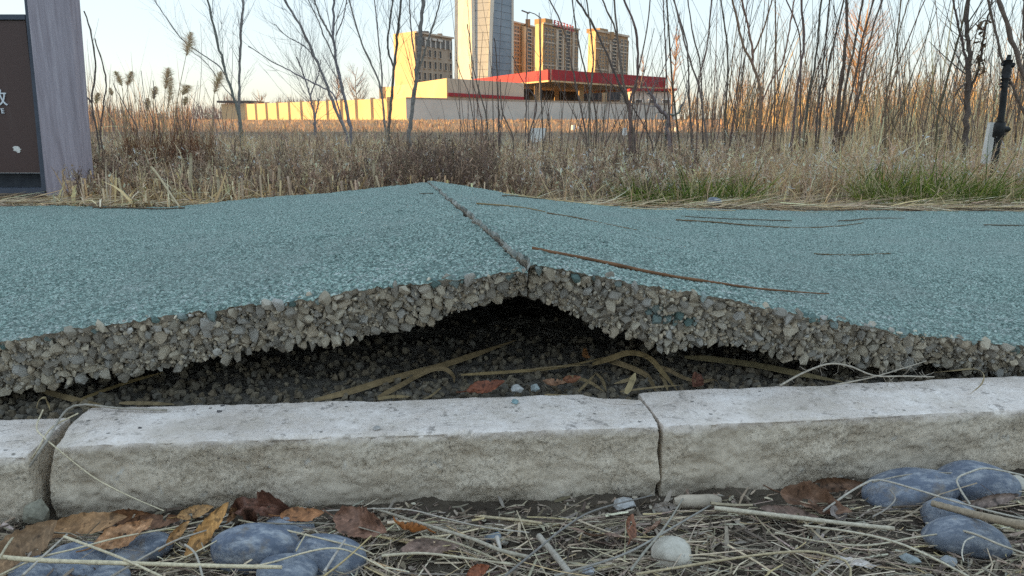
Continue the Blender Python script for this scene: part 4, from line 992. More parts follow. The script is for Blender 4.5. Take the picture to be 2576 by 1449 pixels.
# ------------------------------------------------------------------ shrubs and saplings
def stem_pts(pix, Y, ext=0.6, ground=True, dY=0.0):
    P = [aty(x, y, Y + dY * i) for i, (x, y) in enumerate(pix)]
    if ground:
        b = P[0]; z0 = float(gz(b.x, b.y)) - 0.02
        if b.z > z0 + 0.02: P = [Vector((b.x + (b.x - P[1].x) * 0.15, b.y, z0))] + P
        else: P[0] = Vector((b.x, b.y, z0))
    if pix[-1][1] <= 5 and ext:
        d = P[-1] - P[-2]; P.append(P[-1] + d * ext * 0.5 + Vector((0, 0, 0.02))); P.append(P[-1] + d * ext)
    return P
def side_twigs(g, C, R0, n, lmin, lmax, col, start=0.3, spread=0.55, w=1.0, depth=1, up_=0.35):
    """twigs leaving a stem C (K,3); each one curves upward, and carries finer ones"""
    K = len(C)
    if n <= 0: return
    t_ = RNG.uniform(start, 0.98, n) * (K - 1); i = np.clip(t_.astype(int), 0, K - 2); f = (t_ - i)[:, None]
    p = C[i] * (1 - f) + C[i + 1] * f; T = C[i + 1] - C[i]; T /= np.linalg.norm(T, axis=1, keepdims=True) + 1e-9
    rnd = RNG.normal(0, 1, (n, 3)); rnd -= (rnd * T).sum(1, keepdims=True) * T; rnd /= np.linalg.norm(rnd, axis=1, keepdims=True) + 1e-9
    d = T * (1 - spread * 0.4) + rnd * spread + np.array([0, 0, up_ * 0.3]); d /= np.linalg.norm(d, axis=1, keepdims=True)
    L = RNG.uniform(lmin, lmax, n) * (1.15 - 0.6 * t_ / K); s = np.linspace(0, 1, 5)[None, :, None]
    wob = RNG.normal(0, 0.05, (n, 1, 3))
    P = p[:, None] + d[:, None] * L[:, None, None] * s + (np.array([0, 0, up_])[None, None] + wob) * L[:, None, None] * s ** 2 * 0.5
    r0 = np.clip(R0 * 0.27 * np.sqrt(L / lmax), 0.0003, None) * w
    tubes(g, P, r0[:, None] * np.linspace(1, 0.35, 5)[None], 3, pal(n, [col], None, 0.2), cap=False)
    if depth > 0:
        for k in range(n):
            side_twigs(g, P[k], R0 * 0.55, RNG.integers(2, 5), lmin * 0.4, lmax * 0.45, col, 0.2, spread, w, depth - 1, up_)
def woody(name, label, cat, Y, stems, col, tw=(8, 0.10, 0.35), group=None, depth=1, spread=0.5, knobs=True):
    """stems: list of (pixel polyline from the ground up, width in pixels at the base, width at the top)"""
    b0 = stem_pts(stems[0][0], Y)[0]
    root = thing(name, label, cat, b0, group); tg = Geo(); inv = np.array(b0)
    for k, (pix, w0, w1) in enumerate(stems):
        Yk = Y + (0.0 if k == 0 else RNG.uniform(-0.12, 0.12)) * (1 if Y < 12 else 3)
        fork = k > 0 and pix[0][1] < 285
        if fork: Yk = Y
        P = resample(stem_pts(pix, Yk, ground=not fork), 30)
        P = P + np.concatenate([np.zeros((1, 3)), RNG.normal(0, 1, (29, 3)) * (w0 / FPX * Y) * 0.10]) 
        Rr = np.linspace(w0, w1, 30) / 2 / FPX * Y * 0.78
        if knobs: Rr = Rr * (1 + 0.22 * (RNG.random(30) < 0.22))
        g = Geo(); tubes(g, (P - inv)[None], Rr[None], 7, pal(1, [col], None, 0.12))
        obj('trunk' if k == 0 else 'stem', g.mesh('stem', M['bark'], True), root)
        side_twigs(tg, P - inv, Rr[0], tw[0], tw[1], tw[2], col, 0.3, spread, 1.0, depth)
        side_twigs(tg, P - inv, Rr[0] * 0.55, int(tw[0] * 1.2), tw[1] * 0.6, tw[2] * 0.8, col, 0.15, spread * 1.2, 1.0, depth)
    if tg.n: obj('twigs', tg.mesh('twigs', M['bark']), root, kind='stuff')
    return root
GB, BB, RB = (0.27, 0.25, 0.245), (0.19, 0.145, 0.125), (0.27, 0.165, 0.115)
SH = 'bare shrubs and saplings beyond the path'
W = woody
W('bare_sapling', 'slender upright sapling left of the long sunlit wall, straight thin stem', 'sapling', 7.5, [([(604, 345), (601, 230), (605, 120), (611, 0)], 9, 5)], GB, (15, 0.12, 0.5), SH, 1)
W('bare_sapling', 'left leaning feathery sapling with a long arching branch over the reeds', 'sapling', 7.3, [([(606, 350), (603, 296), (576, 208), (556, 140), (536, 60), (522, 0)], 10, 5), ([(585, 235), (556, 172), (496, 128), (452, 92), (388, 0)], 4, 2), ([(590, 250), (560, 215), (520, 160), (470, 120)], 3, 1.5)], GB, (13, 0.15, 0.6), SH, 1)
W('bare_shrub', 'dark thin two stemmed shrub right beside the sign post', 'shrub', 3.1, [([(246, 345), (231, 256), (239, 200), (240, 152), (228, 80), (212, 28)], 6.5, 4), ([(254, 345), (252, 332), (264, 240), (266, 200), (252, 140), (238, 97)], 5.5, 3.5), ([(230, 258), (212, 236), (190, 214), (180, 200)], 5, 3)], BB, (2, 0.05, 0.14), SH, 0)
W('bare_shrub', 'low thin twigs leaning in front of the reeds', 'shrub', 3.4, [([(345, 330), (325, 285), (300, 240), (284, 208)], 4, 2), ([(385, 312), (384, 300), (365, 250), (355, 178)], 3, 1.5), ([(400, 318), (392, 270), (385, 202)], 3.5, 2)], BB, (2, 0.05, 0.12), SH, 0)
W('bare_sapling', 'sapling whose long stem leans left across the sunlit wall', 'sapling', 6.5, [([(878, 350), (853, 295), (824, 220), (796, 149), (764, 82), (716, 0)], 10, 6), ([(800, 160), (770, 120), (720, 90), (690, 60)], 4, 2)], GB, (10, 0.15, 0.55), SH, 1)
W('bare_sapling', 'forked sapling in the middle of the sunlit wall', 'sapling', 6.2, [([(884, 352), (881, 320), (862, 228), (846, 153), (839, 100), (839, 0)], 11, 6), ([(839, 102), (812, 53), (790, 0)], 6, 4), ([(866, 240), (850, 170), (815, 90), (795, 40), (775, 0)], 5, 3), ([(845, 90), (862, 50), (872, 0)], 4, 2.5)], GB, (8, 0.15, 0.5), SH, 1)
W('bare_sapling', 'thin sapling left of the office block, bowed to the left', 'sapling', 6.6, [([(972, 345), (967, 302), (956, 213), (913, 117), (890, 40), (878, 0)], 7, 4), ([(960, 249), (960, 178), (948, 60), (942, 0)], 5, 3)], GB, (11, 0.15, 0.5), SH, 1)
W('bare_sapling', 'dark stemmed sapling crossing the sunlit side of the office block', 'sapling', 5.2, [([(976, 352), (978, 313), (985, 240), (992, 171), (1001, 80), (1009, 0)], 10, 6), ([(992, 175), (975, 120), (980, 60), (988, 0)], 6, 4)], (0.17, 0.15, 0.14), (9, 0.12, 0.45), SH, 1)
W('bare_sapling', 'pale grey thick stemmed sapling at the corner of the office block', 'sapling', 5.0, [([(1030, 352), (1031, 320), (1041, 242), (1056, 120), (1063, 0)], 13, 9), ([(1046, 200), (1075, 110), (1100, 30), (1108, 0)], 6, 4), ([(1050, 180), (1036, 90), (1030, 0)], 5, 3)], (0.27, 0.25, 0.24), (9, 0.12, 0.45), SH, 1)
W('bare_sapling', 'small spreading sapling in front of the sunlit wall centre', 'sapling', 9.0, [([(794, 330), (794, 309), (778, 231), (762, 185), (746, 142)], 7, 3), ([(792, 305), (800, 270), (803, 250)], 7, 4), ([(780, 240), (800, 190), (808, 150)], 4, 2)], GB, (15, 0.3, 0.9), SH, 1)
W('bare_sapling', 'long low arching branch of a sapling above the sunlit wall', 'sapling', 6.9, [([(868, 330), (840, 240), (810, 220), (757, 192), (682, 153), (625, 117)], 6, 2.5)], GB, (8, 0.2, 0.6), SH, 1)
W('bare_shrub', 'thin cane before the glass tower foot, pointed at the top', 'shrub', 4.3, [([(1228, 352), (1223, 292), (1208, 240), (1193, 182), (1182, 110), (1176, 60)], 5.5, 2.5), ([(1194, 330), (1180, 240), (1160, 190), (1148, 150)], 4, 2), ([(1215, 330), (1200, 250), (1190, 210), (1180, 160)], 4, 2)], BB, (3, 0.06, 0.2), SH, 0)
W('bare_shrub', 'dark cane with a thick knobby top before the blue tower side', 'shrub', 4.1, [([(1256, 345), (1255, 286), (1251, 220), (1250, 162), (1244, 95)], 5, 3), ([(1290, 345), (1275, 310), (1262, 270), (1258, 200)], 5, 3)], BB, (3, 0.06, 0.2), SH, 0)
W('bare_shrub', 'two straight poles of a shrub beside the street lamp', 'shrub', 4.6, [([(1322, 352), (1323, 325), (1324, 180), (1326, 34)], 4.5, 3), ([(1366, 350), (1362, 250), (1359, 160), (1356, 32)], 4, 2.5)], BB, (3, 0.06, 0.2), SH, 0)
W('bare_shrub', 'shrub with a long cane leaning left in front of the roof sign', 'shrub', 4.2, [([(1475, 350), (1465, 290), (1447, 208), (1421, 84), (1398, 30), (1382, 0)], 6, 4), ([(1330, 345), (1350, 260), (1310, 195), (1290, 140)], 4, 2.5), ([(1500, 350), (1499, 280), (1476, 195), (1453, 97), (1440, 0)], 5.5, 3.5)], BB, (5, 0.08, 0.3), SH, 0)
W('bare_shrub', 'stout dark shrub of four canes before the rightmost apartment tower', 'shrub', 3.9, [([(1596, 372), (1590, 325), (1577, 260), (1554, 201), (1509, 97), (1475, 35), (1450, 0)], 9, 5), ([(1481, 350), (1483, 260), (1490, 190), (1492, 130), (1476, 0)], 5.5, 4), ([(1590, 330), (1577, 244), (1567, 195), (1548, 75), (1515, 0)], 7, 4.5), ([(1592, 345), (1578, 250), (1567, 208), (1557, 130), (1545, 0)], 7, 5)], BB, (5, 0.08, 0.3), SH, 0)
W('bare_shrub', 'shrub with a thick bowed cane at the right end of the apartment towers', 'shrub', 3.8, [([(1585, 365), (1586, 254), (1603, 195), (1600, 81), (1570, 0)], 8, 6), ([(1588, 300), (1600, 211), (1629, 65), (1635, 0)], 5, 3.5), ([(1640, 362), (1604, 290), (1565, 235), (1520, 195), (1500, 150)], 5, 2.5)], BB, (6, 0.08, 0.3), SH, 0)
W('forked_tree', 'grey forked pollard stump with knobby arms before the white kiosk', 'tree', 4.6, [([(1685, 372), (1684, 357), (1680, 320), (1678, 292), (1655, 270), (1640, 240), (1633, 232)], 15, 9), ([(1679, 296), (1698, 290), (1710, 276), (1716, 262)], 9, 6), ([(1640, 240), (1628, 222), (1622, 205)], 5, 2), ([(1636, 236), (1645, 215), (1650, 200)], 4, 2), ([(1712, 270), (1722, 250), (1730, 200)], 4, 2)], (0.27, 0.255, 0.25), (9, 0.05, 0.22), SH, 0, 0.9)
W('bare_shrub', 'thin shrub of three crossing canes above the white kiosk', 'shrub', 4.4, [([(1690, 362), (1678, 211), (1674, 130), (1668, 0)], 5, 3), ([(1740, 362), (1733, 227), (1726, 107), (1694, 0)], 6, 4), ([(1610, 360), (1640, 240), (1690, 120), (1712, 30)], 4, 2)], BB, (6, 0.08, 0.3), SH, 0)
W('bare_shrub', 'shrub with paired brown canes just right of the white kiosk', 'shrub', 3.7, [([(1780, 372), (1776, 340), (1758, 220), (1734, 148), (1710, 60), (1696, 0)], 7, 4.5), ([(1768, 362), (1762, 172), (1746, 100), (1730, 0)], 5, 3.5), ([(1752, 365), (1758, 208), (1778, 120), (1790, 0)], 5, 3.5)], BB, (6, 0.06, 0.26), SH, 0)
W('bare_shrub', 'single straight cane left of the crooked brown tree', 'shrub', 3.9, [([(1822, 372), (1822, 332), (1828, 240), (1830, 132), (1822, 60), (1814, 0)], 6.5, 4), ([(1838, 362), (1860, 230), (1872, 150)], 4, 2)], BB, (6, 0.06, 0.26), SH, 0)
W('crooked_tree', 'crooked brown sapling with a swollen fork and wide spread limbs', 'tree', 3.4, [([(1903, 388), (1906, 352), (1914, 272), (1910, 212), (1890, 156), (1870, 116), (1852, 40), (1844, 0)], 10, 6), ([(1893, 160), (1894, 130), (1880, 60), (1866, 0)], 7, 5), ([(1892, 140), (1918, 80), (1942, 0)], 5, 3.5), ([(1912, 265), (1945, 195), (1970, 152), (1998, 0)], 5, 4)], RB, (5, 0.06, 0.28), SH, 0)
W('bare_shrub', 'cluster of dark canes right of the crooked brown tree', 'shrub', 3.5, [([(1988, 392), (1990, 372), (2006, 224), (2022, 112), (2016, 0)], 8.5, 6), ([(2016, 395), (2018, 376), (2034, 240), (2050, 160), (2066, 0)], 7.5, 5), ([(2012, 370), (2014, 172), (2010, 84), (1978, 0)], 5, 4), ([(2052, 372), (2054, 304), (2070, 172), (2086, 0)], 6, 4.5)], BB, (6, 0.06, 0.28), SH, 0)
W('bare_shrub', 'tall shrub of fanned canes before the pink lit far tree', 'shrub', 3.6, [([(2100, 385), (2098, 360), (2114, 220), (2126, 120), (2130, 0)], 15, 6), ([(2108, 370), (2126, 224), (2146, 132), (2170, 0)], 8, 5), ([(2112, 370), (2146, 224), (2170, 96), (2198, 0)], 7, 4.5), ([(2116, 375), (2158, 256), (2186, 108), (2220, 0)], 6, 4), ([(2060, 340), (2070, 240), (2090, 140), (2122, 0)], 6, 4.5)], (0.15, 0.115, 0.09), (5, 0.06, 0.3), SH, 0)
W('bare_shrub', 'thin reed like canes with dry leaves right of the fanned shrub', 'shrub', 3.8, [([(2225, 372), (2226, 296), (2230, 240), (2254, 108), (2266, 0)], 5, 3.5), ([(2240, 372), (2258, 170), (2258, 100), (2286, 0)], 4, 3), ([(2235, 372), (2258, 300), (2298, 180), (2358, 20)], 4, 2)], (0.24, 0.18, 0.12), (5, 0.08, 0.3), SH, 0)
W('bare_shrub', 'leaning olive canes left of the dark gnarled trunk', 'shrub', 3.4, [([(2350, 385), (2362, 280), (2386, 192), (2434, 0)], 7, 5), ([(2300, 390), (2255, 330), (2230, 262)], 3, 2), ([(2420, 362), (2370, 290), (2330, 240)], 4, 2)], (0.19, 0.15, 0.10), (5, 0.06, 0.3), SH, 0)
W('gnarled_tree', 'dark gnarled trunk hung with curled dead leaves left of the sprinkler', 'tree', 3.3, [([(2424, 400), (2426, 380), (2434, 280), (2437, 200), (2436, 160), (2435, 60), (2434, 0)], 20, 9), ([(2437, 205), (2426, 132), (2410, 60), (2398, 0)], 8, 5), ([(2440, 230), (2462, 170), (2474, 100), (2486, 40), (2496, 0)], 9, 4), ([(2430, 210), (2412, 225), (2404, 240)], 6, 3)], (0.15, 0.12, 0.10), (9, 0.06, 0.28), SH, 0, 0.8)
W('bare_shrub', 'thick grey brown cane leaning past the sprinkler head', 'shrub', 3.1, [([(2600, 372), (2580, 290), (2570, 270), (2540, 200), (2522, 152), (2486, 0)], 9, 6), ([(2610, 300), (2574, 184), (2546, 100), (2514, 0)], 15, 11), ([(2590, 372), (2578, 150), (2576, 0)], 8, 6)], (0.18, 0.145, 0.12), (6, 0.08, 0.3), SH, 0)
# curled dead leaves hanging on the gnarled tree and a few others
g = Geo(); n = 70
py = RNG.uniform(45, 190, n); px = 2472 + RNG.normal(0, 10, n) + (py - 100) * -0.15
p = np.array([list(aty(a, b, 3.28)) for a, b in zip(px, py)]); blades(g, p, RNG.normal(0, 1, (n, 3)) + [0, 0, -0.6], RNG.uniform(0.012, 0.03, n), RNG.uniform(0.008, 0.018, n), RNG.normal(0, 0.6, (n, 3)), pal(n, [(0.20, 0.13, 0.08), (0.28, 0.19, 0.11), (0.13, 0.09, 0.06)]), 4, wide=0.5)
lt = [o for o in bpy.data.objects if o.name.startswith('gnarled_tree')][0]
o = obj('dead_leaves', g.mesh('dead_leaves', M['veg']), lt, kind='stuff'); o.location = -Vector(lt.location)

# dense fine brush between the shrubs (nobody could count it)
g = Geo()
def brush(px0, px1, Y0, Y1, n, h, r_, pl, lean=0.22, nt=3):
    x, y = fan(px0, px1, Y0, Y1, n); b = np.stack([x, y, gz(x, y) - 0.02], 1); d = unit_up(n, lean); L = np.broadcast_to(h, n) * np.exp(RNG.normal(0, 0.35, n))
    s = np.linspace(0, 1, 6)[None, :, None]; bn = RNG.normal(0, 0.12, (n, 1, 3)) * [1, 1, 0]
    P = b[:, None] + d[:, None] * L[:, None, None] * s + bn * L[:, None, None] * s ** 2
    tubes(g, P, (r_ * np.exp(RNG.normal(0, 0.25, n)))[:, None] * np.linspace(1, 0.35, 6)[None], 3, pal(n, pl), cap=False)
    for k in range(n): side_twigs(g, P[k], r_ * 1.2, nt, 0.08 * L[k], 0.3 * L[k], pl[0], 0.3, 0.5, 1, 0)
brush(1480, 2620, 4.0, 6.5, 150, 0.60, 0.0028, [BB, (0.2, 0.15, 0.12), RB])
brush(1120, 1640, 4.5, 7.0, 60, 0.38, 0.003, [BB, (0.2, 0.15, 0.12)])
brush(2150, 2650, 3.3, 5.5, 110, 0.55, 0.0024, [(0.22, 0.17, 0.12), BB])
brush(-60, 620, 8, 16, 190, 0.55, 0.005, [(0.30, 0.20, 0.17), (0.24, 0.17, 0.15)], 0.2, 3)
brush(1650, 2700, 8, 16, 190, 0.85, 0.005, [(0.32, 0.22, 0.14), (0.26, 0.18, 0.13)], 0.2, 4)
brush(1800, 2800, 20, 45, 420, 2.3, 0.017, [(0.42, 0.28, 0.15), (0.36, 0.24, 0.14)], 0.2, 5)
brush(1700, 2620, 3.4, 6.0, 110, 1.05, 0.0034, [BB, (0.17, 0.125, 0.10), RB], 0.13, 3)
brush(1150, 1700, 4.0, 6.0, 40, 0.75, 0.0030, [BB, (0.17, 0.125, 0.10)], 0.14, 2)
obj('brushwood', g.mesh('brushwood', M['bark']), kind='stuff', label='dense fine bare brushwood between the shrubs')

# ------------------------------------------------------------------ plumed reeds on the left
def reed(px, py, pb, Y, wpx, hpx, tilt, label):
    """px,py plume centre, pb foot (column,row), wpx/hpx plume size in pixels, tilt of the plume to the right"""
    b = aty(pb[0], pb[1], Y); b.z = float(gz(b.x, b.y)) - 0.02; c = aty(px, py, Y); w_, h_ = wpx / FPX * Y, hpx / FPX * Y
    root = thing('plume_reed', label, 'reed', b, 'plumed reeds left of the wall')
    ax_ = Vector((math.sin(R(tilt)), 0.1, math.cos(R(tilt))))
    s0 = c - ax_ * h_ * 0.5
    P = resample([b, b.lerp(s0, 0.5) + Vector(((s0.x - b.x) * -0.12, 0, 0)), s0, c, c + ax_ * h_ * 0.35], 24) - np.array(b)
    g = Geo(); tubes(g, P[None], np.linspace(0.0040, 0.0014, 24)[None] * Y / 6, 5, np.array([[0.38, 0.29, 0.17]])); obj('stem', g.mesh('stem', M['straw'], True), root)
    g = Geo(); n = 380; t_ = RNG.uniform(0, 1, n); env = np.sin(np.clip(t_, 0.02, 1) ** 0.7 * math.pi) ** 0.7
    p0 = np.array(s0 - b)[None] + np.array(ax_)[None] * (t_ * h_)[:, None] * 0.92
    dr = np.sign(RNG.normal(0.35, 1, n)); d = np.array(ax_)[None] * 0.9 + np.stack([dr * RNG.uniform(0.2, 0.9, n), RNG.normal(0, 0.5, n), RNG.normal(-0.1, 0.25, n)], 1)
    blades(g, p0, d, w_ * 1.0 * env * RNG.uniform(0.5, 1.2, n), 0.0042 * Y / 6 * RNG.uniform(0.6, 1.6, n), np.stack([dr * 0.1, np.zeros(n), -RNG.uniform(0.1, 0.5, n)], 1), pal(n, [(0.84, 0.68, 0.48), (0.88, 0.74, 0.55), (0.74, 0.57, 0.40)]), 3)
    obj('plume', g.mesh('plume', M['plume']), root)
    g = Geo(); n = 3; i_ = RNG.integers(5, 13, n); blades(g, P[i_], np.stack([RNG.normal(0, 0.8, n), RNG.normal(0, .3, n), np.ones(n)], 1), RNG.uniform(0.12, 0.25, n), 0.006 * np.ones(n), np.stack([RNG.normal(0, .3, n), np.zeros(n), -0.5 * np.ones(n)], 1), pal(n, TAN), 4)
    obj('leaf_blade', g.mesh('leaf_blade', M['veg']), root)
for a in [(474, 108, (428, 310), 6.2, 30, 62, 14, 'tallest plumed reed, its ragged head beside the leaning sapling'),
          (297, 196, (318, 310), 6.0, 18, 42, -22, 'plumed reed tilted left, first of a mirrored pair'),
          (326, 196, (322, 310), 6.0, 20, 40, 20, 'plumed reed tilted right, second of a mirrored pair'),
          (420, 195, (404, 312), 5.8, 26, 58, 12, 'plumed reed with a thick drooping head below the tallest one'),
          (428, 222, (412, 312), 6.1, 22, 74, 8, 'long narrow plumed reed just right of the thick drooping one'),
          (466, 226, (456, 310), 6.4, 24, 30, 30, 'short round plumed reed right of the long narrow one'),
          (466, 254, (470, 312), 6.6, 14, 24, 12, 'small low plumed reed under the short round one'),
          (548, 205, (528, 312), 5.6, 28, 62, 20, 'plumed reed beside the leaning sapling trunk'),
          (244, 246, (246, 312), 6.5, 17, 30, 16, 'low plumed reed close to the sign post shrub'),
          (388, 232, (390, 312), 6.6, 18, 34, 12, 'low plumed reed left of the thick drooping one'),
          (370, 262, (372, 312), 6.8, 18, 34, 8, 'faint low plumed reed deep in the brush'),
          (279, 230, (288, 312), 6.7, 9, 22, -14, 'tiny plumed reed left of the mirrored pair')]:
    reed(*a)

# ------------------------------------------------------------------ far bare trees
def far_tree(label, px, pb, pt, wpx, Y, col, n=120, depth=2, group='far bare trees', trunk_px=6):
    b = aty(px, pb, Y); b.z = min(b.z, 0.2); top = aty(px, pt, Y).z; Hh = top - b.z; Wd = wpx / FPX * Y
    root = thing('bare_tree', label, 'tree', b, group); g = Geo(); tr = trunk_px / FPX * Y / 2
    P = resample([Vector((0, 0, 0)), Vector((RNG.normal(0, .03) * Hh, 0, Hh * 0.35)), Vector((RNG.normal(0, .04) * Hh, 0, Hh * 0.7)), Vector((0, 0, Hh * 0.97))], 20)
    tubes(g, P[None], np.linspace(tr, tr * 0.2, 20)[None], 6, np.array([col]) * 0.8); obj('trunk', g.mesh('trunk', M['bark'], True), root)
    g = Geo(); m = max(8, n // 10)
    t_ = RNG.uniform(0.15, 0.9, m); i = (t_ * 19).astype(int); a = RNG.uniform(0, 6.28, m); L = Wd * 0.62 * (1.05 - t_ * 0.6) * RNG.uniform(0.7, 1.15, m)
    d = np.stack([np.cos(a), np.sin(a), RNG.uniform(0.5, 1.4, m)], 1); d /= np.linalg.norm(d, axis=1, keepdims=True); s = np.linspace(0, 1, 6)[None, :, None]
    Q = P[i][:, None] + d[:, None] * L[:, None, None] * s + np.array([0, 0, 0.35]) * L[:, None, None] * s ** 2
    tubes(g, Q, (tr * 0.45) * np.linspace(1, 0.3, 6)[None] * np.ones((m, 1)), 4, pal(m, [col]), cap=False)
    for k in range(m): side_twigs(g, Q[k], tr * 0.42, 10, Wd * 0.08, Wd * 0.26, col, 0.15, 0.6, 1, depth - 1)
    obj('crown', g.mesh('crown', M['bark']), root)
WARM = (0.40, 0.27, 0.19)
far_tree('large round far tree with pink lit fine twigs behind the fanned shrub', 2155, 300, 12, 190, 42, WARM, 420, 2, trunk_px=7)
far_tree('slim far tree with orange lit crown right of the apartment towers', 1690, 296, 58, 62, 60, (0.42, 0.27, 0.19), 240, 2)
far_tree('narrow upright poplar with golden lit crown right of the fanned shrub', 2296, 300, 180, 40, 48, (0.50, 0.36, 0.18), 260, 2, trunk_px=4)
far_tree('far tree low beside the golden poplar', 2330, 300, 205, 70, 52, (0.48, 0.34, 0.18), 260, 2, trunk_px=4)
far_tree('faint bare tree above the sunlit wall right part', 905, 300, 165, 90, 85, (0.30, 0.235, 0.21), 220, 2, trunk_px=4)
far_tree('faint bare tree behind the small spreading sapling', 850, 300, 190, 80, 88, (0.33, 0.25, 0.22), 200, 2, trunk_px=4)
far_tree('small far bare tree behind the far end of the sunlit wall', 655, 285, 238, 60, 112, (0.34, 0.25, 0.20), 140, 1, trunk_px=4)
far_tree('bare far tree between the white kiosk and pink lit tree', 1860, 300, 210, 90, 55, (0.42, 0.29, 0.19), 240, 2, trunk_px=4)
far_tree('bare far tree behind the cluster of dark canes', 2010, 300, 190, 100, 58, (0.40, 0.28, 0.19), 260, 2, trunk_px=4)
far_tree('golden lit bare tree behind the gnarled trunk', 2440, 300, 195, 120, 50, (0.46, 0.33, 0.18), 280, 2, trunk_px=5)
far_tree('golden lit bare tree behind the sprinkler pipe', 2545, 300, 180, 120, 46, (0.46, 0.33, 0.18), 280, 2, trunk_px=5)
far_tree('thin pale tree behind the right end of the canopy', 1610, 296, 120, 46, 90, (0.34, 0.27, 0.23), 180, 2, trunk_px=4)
# distant treeline along the horizon
g = Geo()
for px0, px1, Y, h, c_ in [(-200, 640, 140, 3.2, (0.33, 0.24, 0.20)), (1690, 2800, 90, 5.0, (0.44, 0.31, 0.18)), (600, 1000, 150, 5.0, (0.31, 0.24, 0.21))]:
    n = 1500; x, y = fan(px0, px1, Y, Y + 18, n); k = h * (0.6 + 0.4 * vnoise(np.stack([x * 0.2, y * 0, y * 0], -1), 4)) * RNG.uniform(0.5, 1.2, n)
    b = np.stack([x, y, gz(x, y) - 0.1], 1); d = unit_up(n, 0.2); s = np.linspace(0, 1, 4)[None, :, None]
    tubes(g, b[:, None] + d[:, None] * k[:, None, None] * s, np.ones((n, 1)) * np.linspace(0.05, 0.015, 4)[None] * Y / 100, 3, pal(n, [c_]), cap=False)
    for q in range(3):
        tt = RNG.uniform(0.3, 0.9, n); p = b + d * (k * tt)[:, None]; dd = unit_up(n, 0.7)
        blades(g, p, dd, k * 0.35, 0.035 * Y / 100 * np.ones(n), np.zeros((n, 3)), pal(n, [c_]), 2, tip=0.3)
obj('far_treeline', g.mesh('far_treeline', M['far']), kind='stuff', label='hazy bare treeline along the horizon')
# ------------------------------------------------------------------ twigs and straws on the path
def lay(name, label, cat, P, r0, r1, col, group=None, mat='bark', sides=6, n=26, knob=0.12, parent=None, wob=0.0):
    P = resample(P, n)
    if wob: P[1:-1] += RNG.normal(0, wob, (n - 2, 3))
    Rr = np.linspace(r0, r1, n) * (1 + knob * RNG.normal(0, 1, n).clip(-1, 1.6))
    o_ = P[0].copy(); g = Geo(); tubes(g, (P - o_)[None], Rr[None], sides, pal(n, [col], None, 0.12) if False else np.array([col]))
    me = g.mesh(name, M[mat], True); o = obj(name, me, parent, label=label, cat=cat, group=group)
    o.location = o_ if parent is None else Vector(o_) - parent.location
    return o
def path_twig(pix, w0, w1, col, label, cat='twig', name='fallen_twig', lift=0.4):
    P = [on_path(x, y) for x, y in pix]; d = P[0].length
    r0, r1 = w0 * 0.85 / FPX * P[0].y / 2, w1 * 0.8 / FPX * P[-1].y / 2; col = tuple(np.array(col) * 1.3)
    P = resample(P, 30); P[:, 2] = [slab_z(p[0], p[1]) + 0.0012 + max(r0, r1) * lift for p in P]
    return lay(name, label, cat, P, r0, r1, col, 'twigs lying on the path', n=30)
path_twig([(1338, 630), (1400, 643), (1480, 657), (1600, 684), (1700, 702), (1800, 717), (1900, 730), (2085, 744)], 13, 4, (0.17, 0.085, 0.045), 'longest reddish brown twig on the right slab by the broken edge')
path_twig([(1200, 515), (1260, 519), (1320, 525), (1372, 535)], 6, 3, (0.26, 0.18, 0.09), 'short forked tan twig nearest the ridge crack')
path_twig([(1376, 538), (1440, 548), (1520, 565), (1602, 581)], 5, 2.5, (0.17, 0.115, 0.07), 'brown twig continuing the line of the short tan twig')
path_twig([(1612, 596), (1670, 604), (1732, 614)], 3, 2, (0.12, 0.09, 0.06), 'short thin twig between the longest twig and the far ones')
path_twig([(1700, 555), (1790, 561), (1880, 569), (2000, 575), (2090, 572), (2172, 563)], 5, 2, (0.15, 0.10, 0.055), 'long bowed twig below the lone grey pebble')
path_twig([(1712, 545), (1800, 551), (1900, 555), (1992, 558)], 2.4, 3.6, (0.12, 0.09, 0.06), 'thin dark twig parallel above the long bowed twig')
path_twig([(2108, 558), (2150, 556), (2190, 551), (2275, 551)], 4, 2, (0.13, 0.10, 0.07), 'frayed thin twig right of the long bowed twig')
path_twig([(2048, 641), (2130, 644), (2190, 643), (2240, 640)], 4, 3, (0.13, 0.09, 0.05), 'lone short dark twig in the middle of the right slab')
path_twig([(2474, 568), (2530, 569), (2600, 570)], 4, 3, (0.11, 0.08, 0.05), 'thin twig cut off by the photo edge on the right slab')
path_twig([(1056, 490), (1090, 489)], 5, 3, (0.09, 0.08, 0.06), 'tiny dark twig left of the crack near the far edge')
path_twig([(234, 524), (330, 525), (420, 527), (464, 525)], 5, 4, (0.10, 0.065, 0.04), 'brown stick along the far edge of the left slab')
path_twig([(1266, 487), (1340, 498), (1400, 505), (1470, 513), (1544, 520)], 4, 3, (0.52, 0.40, 0.22), 'pale straw along the far edge right of the ridge', 'straw', 'dry_straw')
path_twig([(1264, 494), (1290, 494), (1330, 499), (1372, 502)], 4, 3, (0.14, 0.10, 0.06), 'short knobbed dark twig beside the far edge straw')
path_twig([(1560, 524), (1700, 529), (1850, 531)], 4, 3, (0.50, 0.40, 0.25), 'pale straw by the far edge behind the lone grey pebble', 'straw', 'dry_straw')
path_twig([(2300, 527), (2420, 523), (2600, 520)], 6, 5, (0.50, 0.42, 0.27), 'pale flat straw at the far right end of the path edge', 'straw', 'dry_straw')
